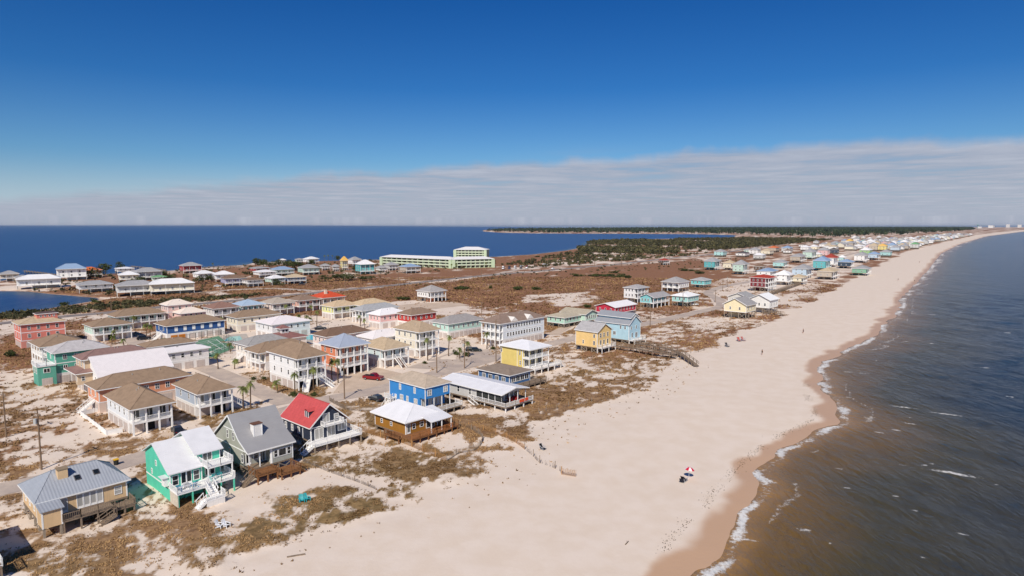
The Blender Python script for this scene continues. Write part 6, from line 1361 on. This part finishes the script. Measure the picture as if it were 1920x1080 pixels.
# umbrella and low loungers on the open beach
p = at(1291, 893); o = empty('beach_umbrella', (p[0], p[1], gz(*p)), .3); tag(o, 'red and white striped beach umbrella tilted on the sand', 'umbrella')
MB().tube((0, 0, -.2), (.25, .1, 1.9), .025, .025, 6).build('pole', TRIM, o); UR = mat('umbrella_red', (196, 30, 60), .8); UW = mat('umbrella_white', (240, 222, 220), .8); mb = MB(); tip = Vector((.27, .11, 2.05))
for i in range(8):
    a, b = i * math.pi / 4, (i + 1) * math.pi / 4; r = .85; pa, pb = Vector((.22 + r * math.cos(a), .09 + r * math.sin(a), 1.55 - .12 * math.cos(a))), Vector((.22 + r * math.cos(b), .09 + r * math.sin(b), 1.55 - .12 * math.cos(b))); ma_, mb_ = tip.lerp(pa, .55) + Vector((0, 0, .12)), tip.lerp(pb, .55) + Vector((0, 0, .12))
    mb.tri(tip, ma_, mb_, i % 2); mb.quad(ma_, pa, pb, mb_, i % 2)
mb.build('canopy', [UR, UW], o)
def lounger(u, v, rgb, label, rz, k=1.0):
    p = at(u, v); o = empty('beach_lounger', (p[0], p[1], gz(*p)), rz); tag(o, label, 'chair', 'low beach seats'); o.scale = (k, k, k); m = mat('canvas_%d_%d_%d' % rgb, rgb, .9, .1); f = mat('alu_frame', (176, 176, 180), .4)
    MB().quad((-.3, -.45, .25), (.3, -.45, .25), (.3, .25, .2), (-.3, .25, .2)).build('seat', m, o); MB().quad((-.3, .25, .2), (.3, .25, .2), (.3, .62, .85), (-.3, .62, .85)).build('backrest', m, o)
    for s in (-1, 1): MB().bar((s * .32, -.45, 0), (s * .32, .62, .85), .04).build('frame', f, o); MB().bar((s * .32, -.42, .27), (s * .32, .5, 0), .04).build('leg', f, o); MB().bar((s * .34, -.4, .45), (s * .34, .35, .5), .05).build('armrest', f, o)
lounger(1283, 897, (34, 28, 34), 'dark low beach seat beside the striped umbrella, nearer the umbrella', 2.4, 1.2); lounger(1279, 900, (40, 40, 52), 'dark low beach seat beside the striped umbrella, farther from it', 2.7, 1.1); lounger(1018, 843, (24, 24, 26), 'black low seat alone near the fence stakes', .8, 1.2); lounger(1364, 650, (60, 52, 50), 'dark seat on the beach below the boardwalk', .4, 1.6); lounger(1386, 640, (170, 84, 74), 'reddish seat on the beach, left of its pair', .2, 1.7); lounger(1394, 639, (176, 90, 80), 'reddish seat on the beach, right of its pair', .5, 1.7)
# people far down the beach
def person(u, v, top, legs, label, rz, bend=0.0):
    p = at(u, v); o = empty('person', (p[0], p[1], gz(*p)), rz); tag(o, label, 'person', 'people on the beach')
    J = [(0, 0, .95), (0, .02, 1.25), (0, 0, 1.48), (0, -.02, 1.58), (0, 0, 1.70), (.10, 0, .92), (.12, -.12, .5), (.12, .02, .08), (.12, -.14, .04), (-.10, 0, .92), (-.12, .12, .5), (-.12, .22, .09), (-.12, .08, .04), (.20, 0, 1.42), (.27, .05, 1.14), (.25, -.12, .92), (-.20, 0, 1.42), (-.27, -.03, 1.14), (-.25, -.16, .94)]
    Eg = [(0, 1), (1, 2), (2, 3), (3, 4), (0, 5), (5, 6), (6, 7), (7, 8), (0, 9), (9, 10), (10, 11), (11, 12), (2, 13), (13, 14), (14, 15), (2, 16), (16, 17), (17, 18)]; R_ = [.15, .15, .13, .06, .11, .1, .075, .05, .045, .1, .075, .05, .045, .07, .05, .04, .07, .05, .04]
    me = bpy.data.meshes.new('body'); me.from_pydata(J, Eg, []); b = link('body', me, o); sk = b.modifiers.new('skin', 'SKIN'); b.modifiers.new('sub', 'SUBSURF').levels = 1
    for i, sv in enumerate(me.skin_vertices[0].data): sv.radius = (R_[i], R_[i]); sv.use_root = i == 0
    me.materials.append(mat('skin', (190, 140, 110))); MB().tube((0, .01, .95), (0, .01, 1.46), .19, .2, 10).build('shirt', mat('shirt_%d_%d_%d' % top, top, .9), o); MB().tube((0, 0, .6), (0, 0, .97), .2, .18, 10).build('shorts', mat('shorts_%d_%d_%d' % legs, legs, .9), o); MB().tube((0, .01, 1.66), (0, .01, 1.82), .11, .07, 8).build('hair', mat('hair', (52, 38, 30)), o)
person(1506, 624, (60, 62, 70), (40, 42, 56), 'person in dark clothes standing alone on the mid beach', .5); person(1429, 664, (50, 60, 60), (60, 60, 60), 'person in grey near the dune below the boardwalk', 2.0); person(1724, 492, (40, 40, 44), (30, 30, 40), 'distant person on the far beach', 0); person(1684, 525, (70, 60, 60), (40, 40, 50), 'person walking the far beach nearer the houses', 1); person(1715, 527, (80, 60, 60), (40, 40, 50), 'person walking at the far water edge', 2)
# bin, board, driftwood, wrack
p = at(218, 872); o = empty('wheelie_bin', (p[0], p[1], gz(*p)), HROT); tag(o, 'black wheelie bin with yellow lid by the street', 'bin'); bm_ = MB(); n = len(bm_.v)
bm_.tube((0, 0, .08), (0, 0, 1.0), .36, .45, 4).build('body', mat('bin_black', (38, 38, 36), .6), o); MB().box(-.4, .4, -.42, .42, 1.0, 1.1).build('lid', mat('bin_lid', (226, 176, 40), .6), o); MB().tube((-.25, .3, .12), (.25, .3, .12), .12, .12, 10).build('wheel', TYRE, o)
p = at(555, 1042); o = MB().box(-1.1, 1.1, -.12, .12, 0, .1).build('driftwood_board', WOOD, None, (p[0], p[1], gz(*p) + .01), .35); tag(o, 'weathered board lying on the open sand', 'board')
p = at(1176, 1013); mb = MB().tube((-.5, 0, .05), (.5, .05, .12), .07, .04, 7).tube((.1, .02, .08), (.35, .25, .2), .03, .015, 6); o = mb.build('driftwood', mat('dark_driftwood', (92, 74, 58)), None, (p[0], p[1], gz(*p)), .9); tag(o, 'short dark driftwood stick on the sand', 'driftwood')
def wrack():
    T, tn = [], []; g = np.random.default_rng(77); line = [Vector(at(u, v)) for u, v in ((1195, 1085), (1215, 1060), (1240, 1030), (1262, 1000), (1290, 970), (1318, 945), (1330, 925), (1350, 905), (1385, 868), (1420, 838), (1460, 812), (1510, 790), (1530, 770), (1515, 745), (1512, 715))]
    Q = resample(line, .5)
    for q in Q:
        if vnoise(np.array([q.x / 3.0]), np.array([q.y / 3.0]), 9)[0] < .42: continue
        for k in range(5):
            x, y = q.x + g.normal(0, .45), q.y + g.normal(0, .45); s = g.uniform(.05, .22); a = g.uniform(0, 6.28); T.append([(x, y, 0), (x + s * math.cos(a), y + s * math.sin(a), .02), (x + s * .7 * math.cos(a + .7), y + s * .7 * math.sin(a + .7), .12)]); tn.append(g.uniform(0, .6))
    T = np.array(T, np.float32); z = ground_z(T[:, 0, 0], T[:, 0, 1]); T[:, :, 2] += z[:, None] + .01
    tag(link('seaweed', tri_soup('seaweed', T, np.array(tn), leaf_mat('wrack', (46, 34, 22), (96, 74, 48)))), 'dark line of seaweed and debris above the water edge', 'seaweed', kind='stuff')
wrack()
# fallen-out bits of scrub on the open sand
# ------------------------------------------------------------------ air
def haze():
    mb = MB().box(-14000, 14000, -400, 24000, -6, 70); m = bpy.data.materials.new('sea_haze'); m.use_nodes = True; N = m.node_tree.nodes; L = m.node_tree.links; N.remove(N['Principled BSDF']); pv = N.new('ShaderNodeVolumePrincipled')
    pv.inputs['Color'].default_value = (.80, .88, 1.0, 1); pv.inputs['Density'].default_value = HAZE; pv.inputs['Anisotropy'].default_value = .2
    L.new(pv.outputs[0], N['Material Output'].inputs['Volume']); tag(mb.build('haze', m), 'thin sea haze over the whole coast', 'haze', kind='stuff')
HAZE = 0.00002
haze()
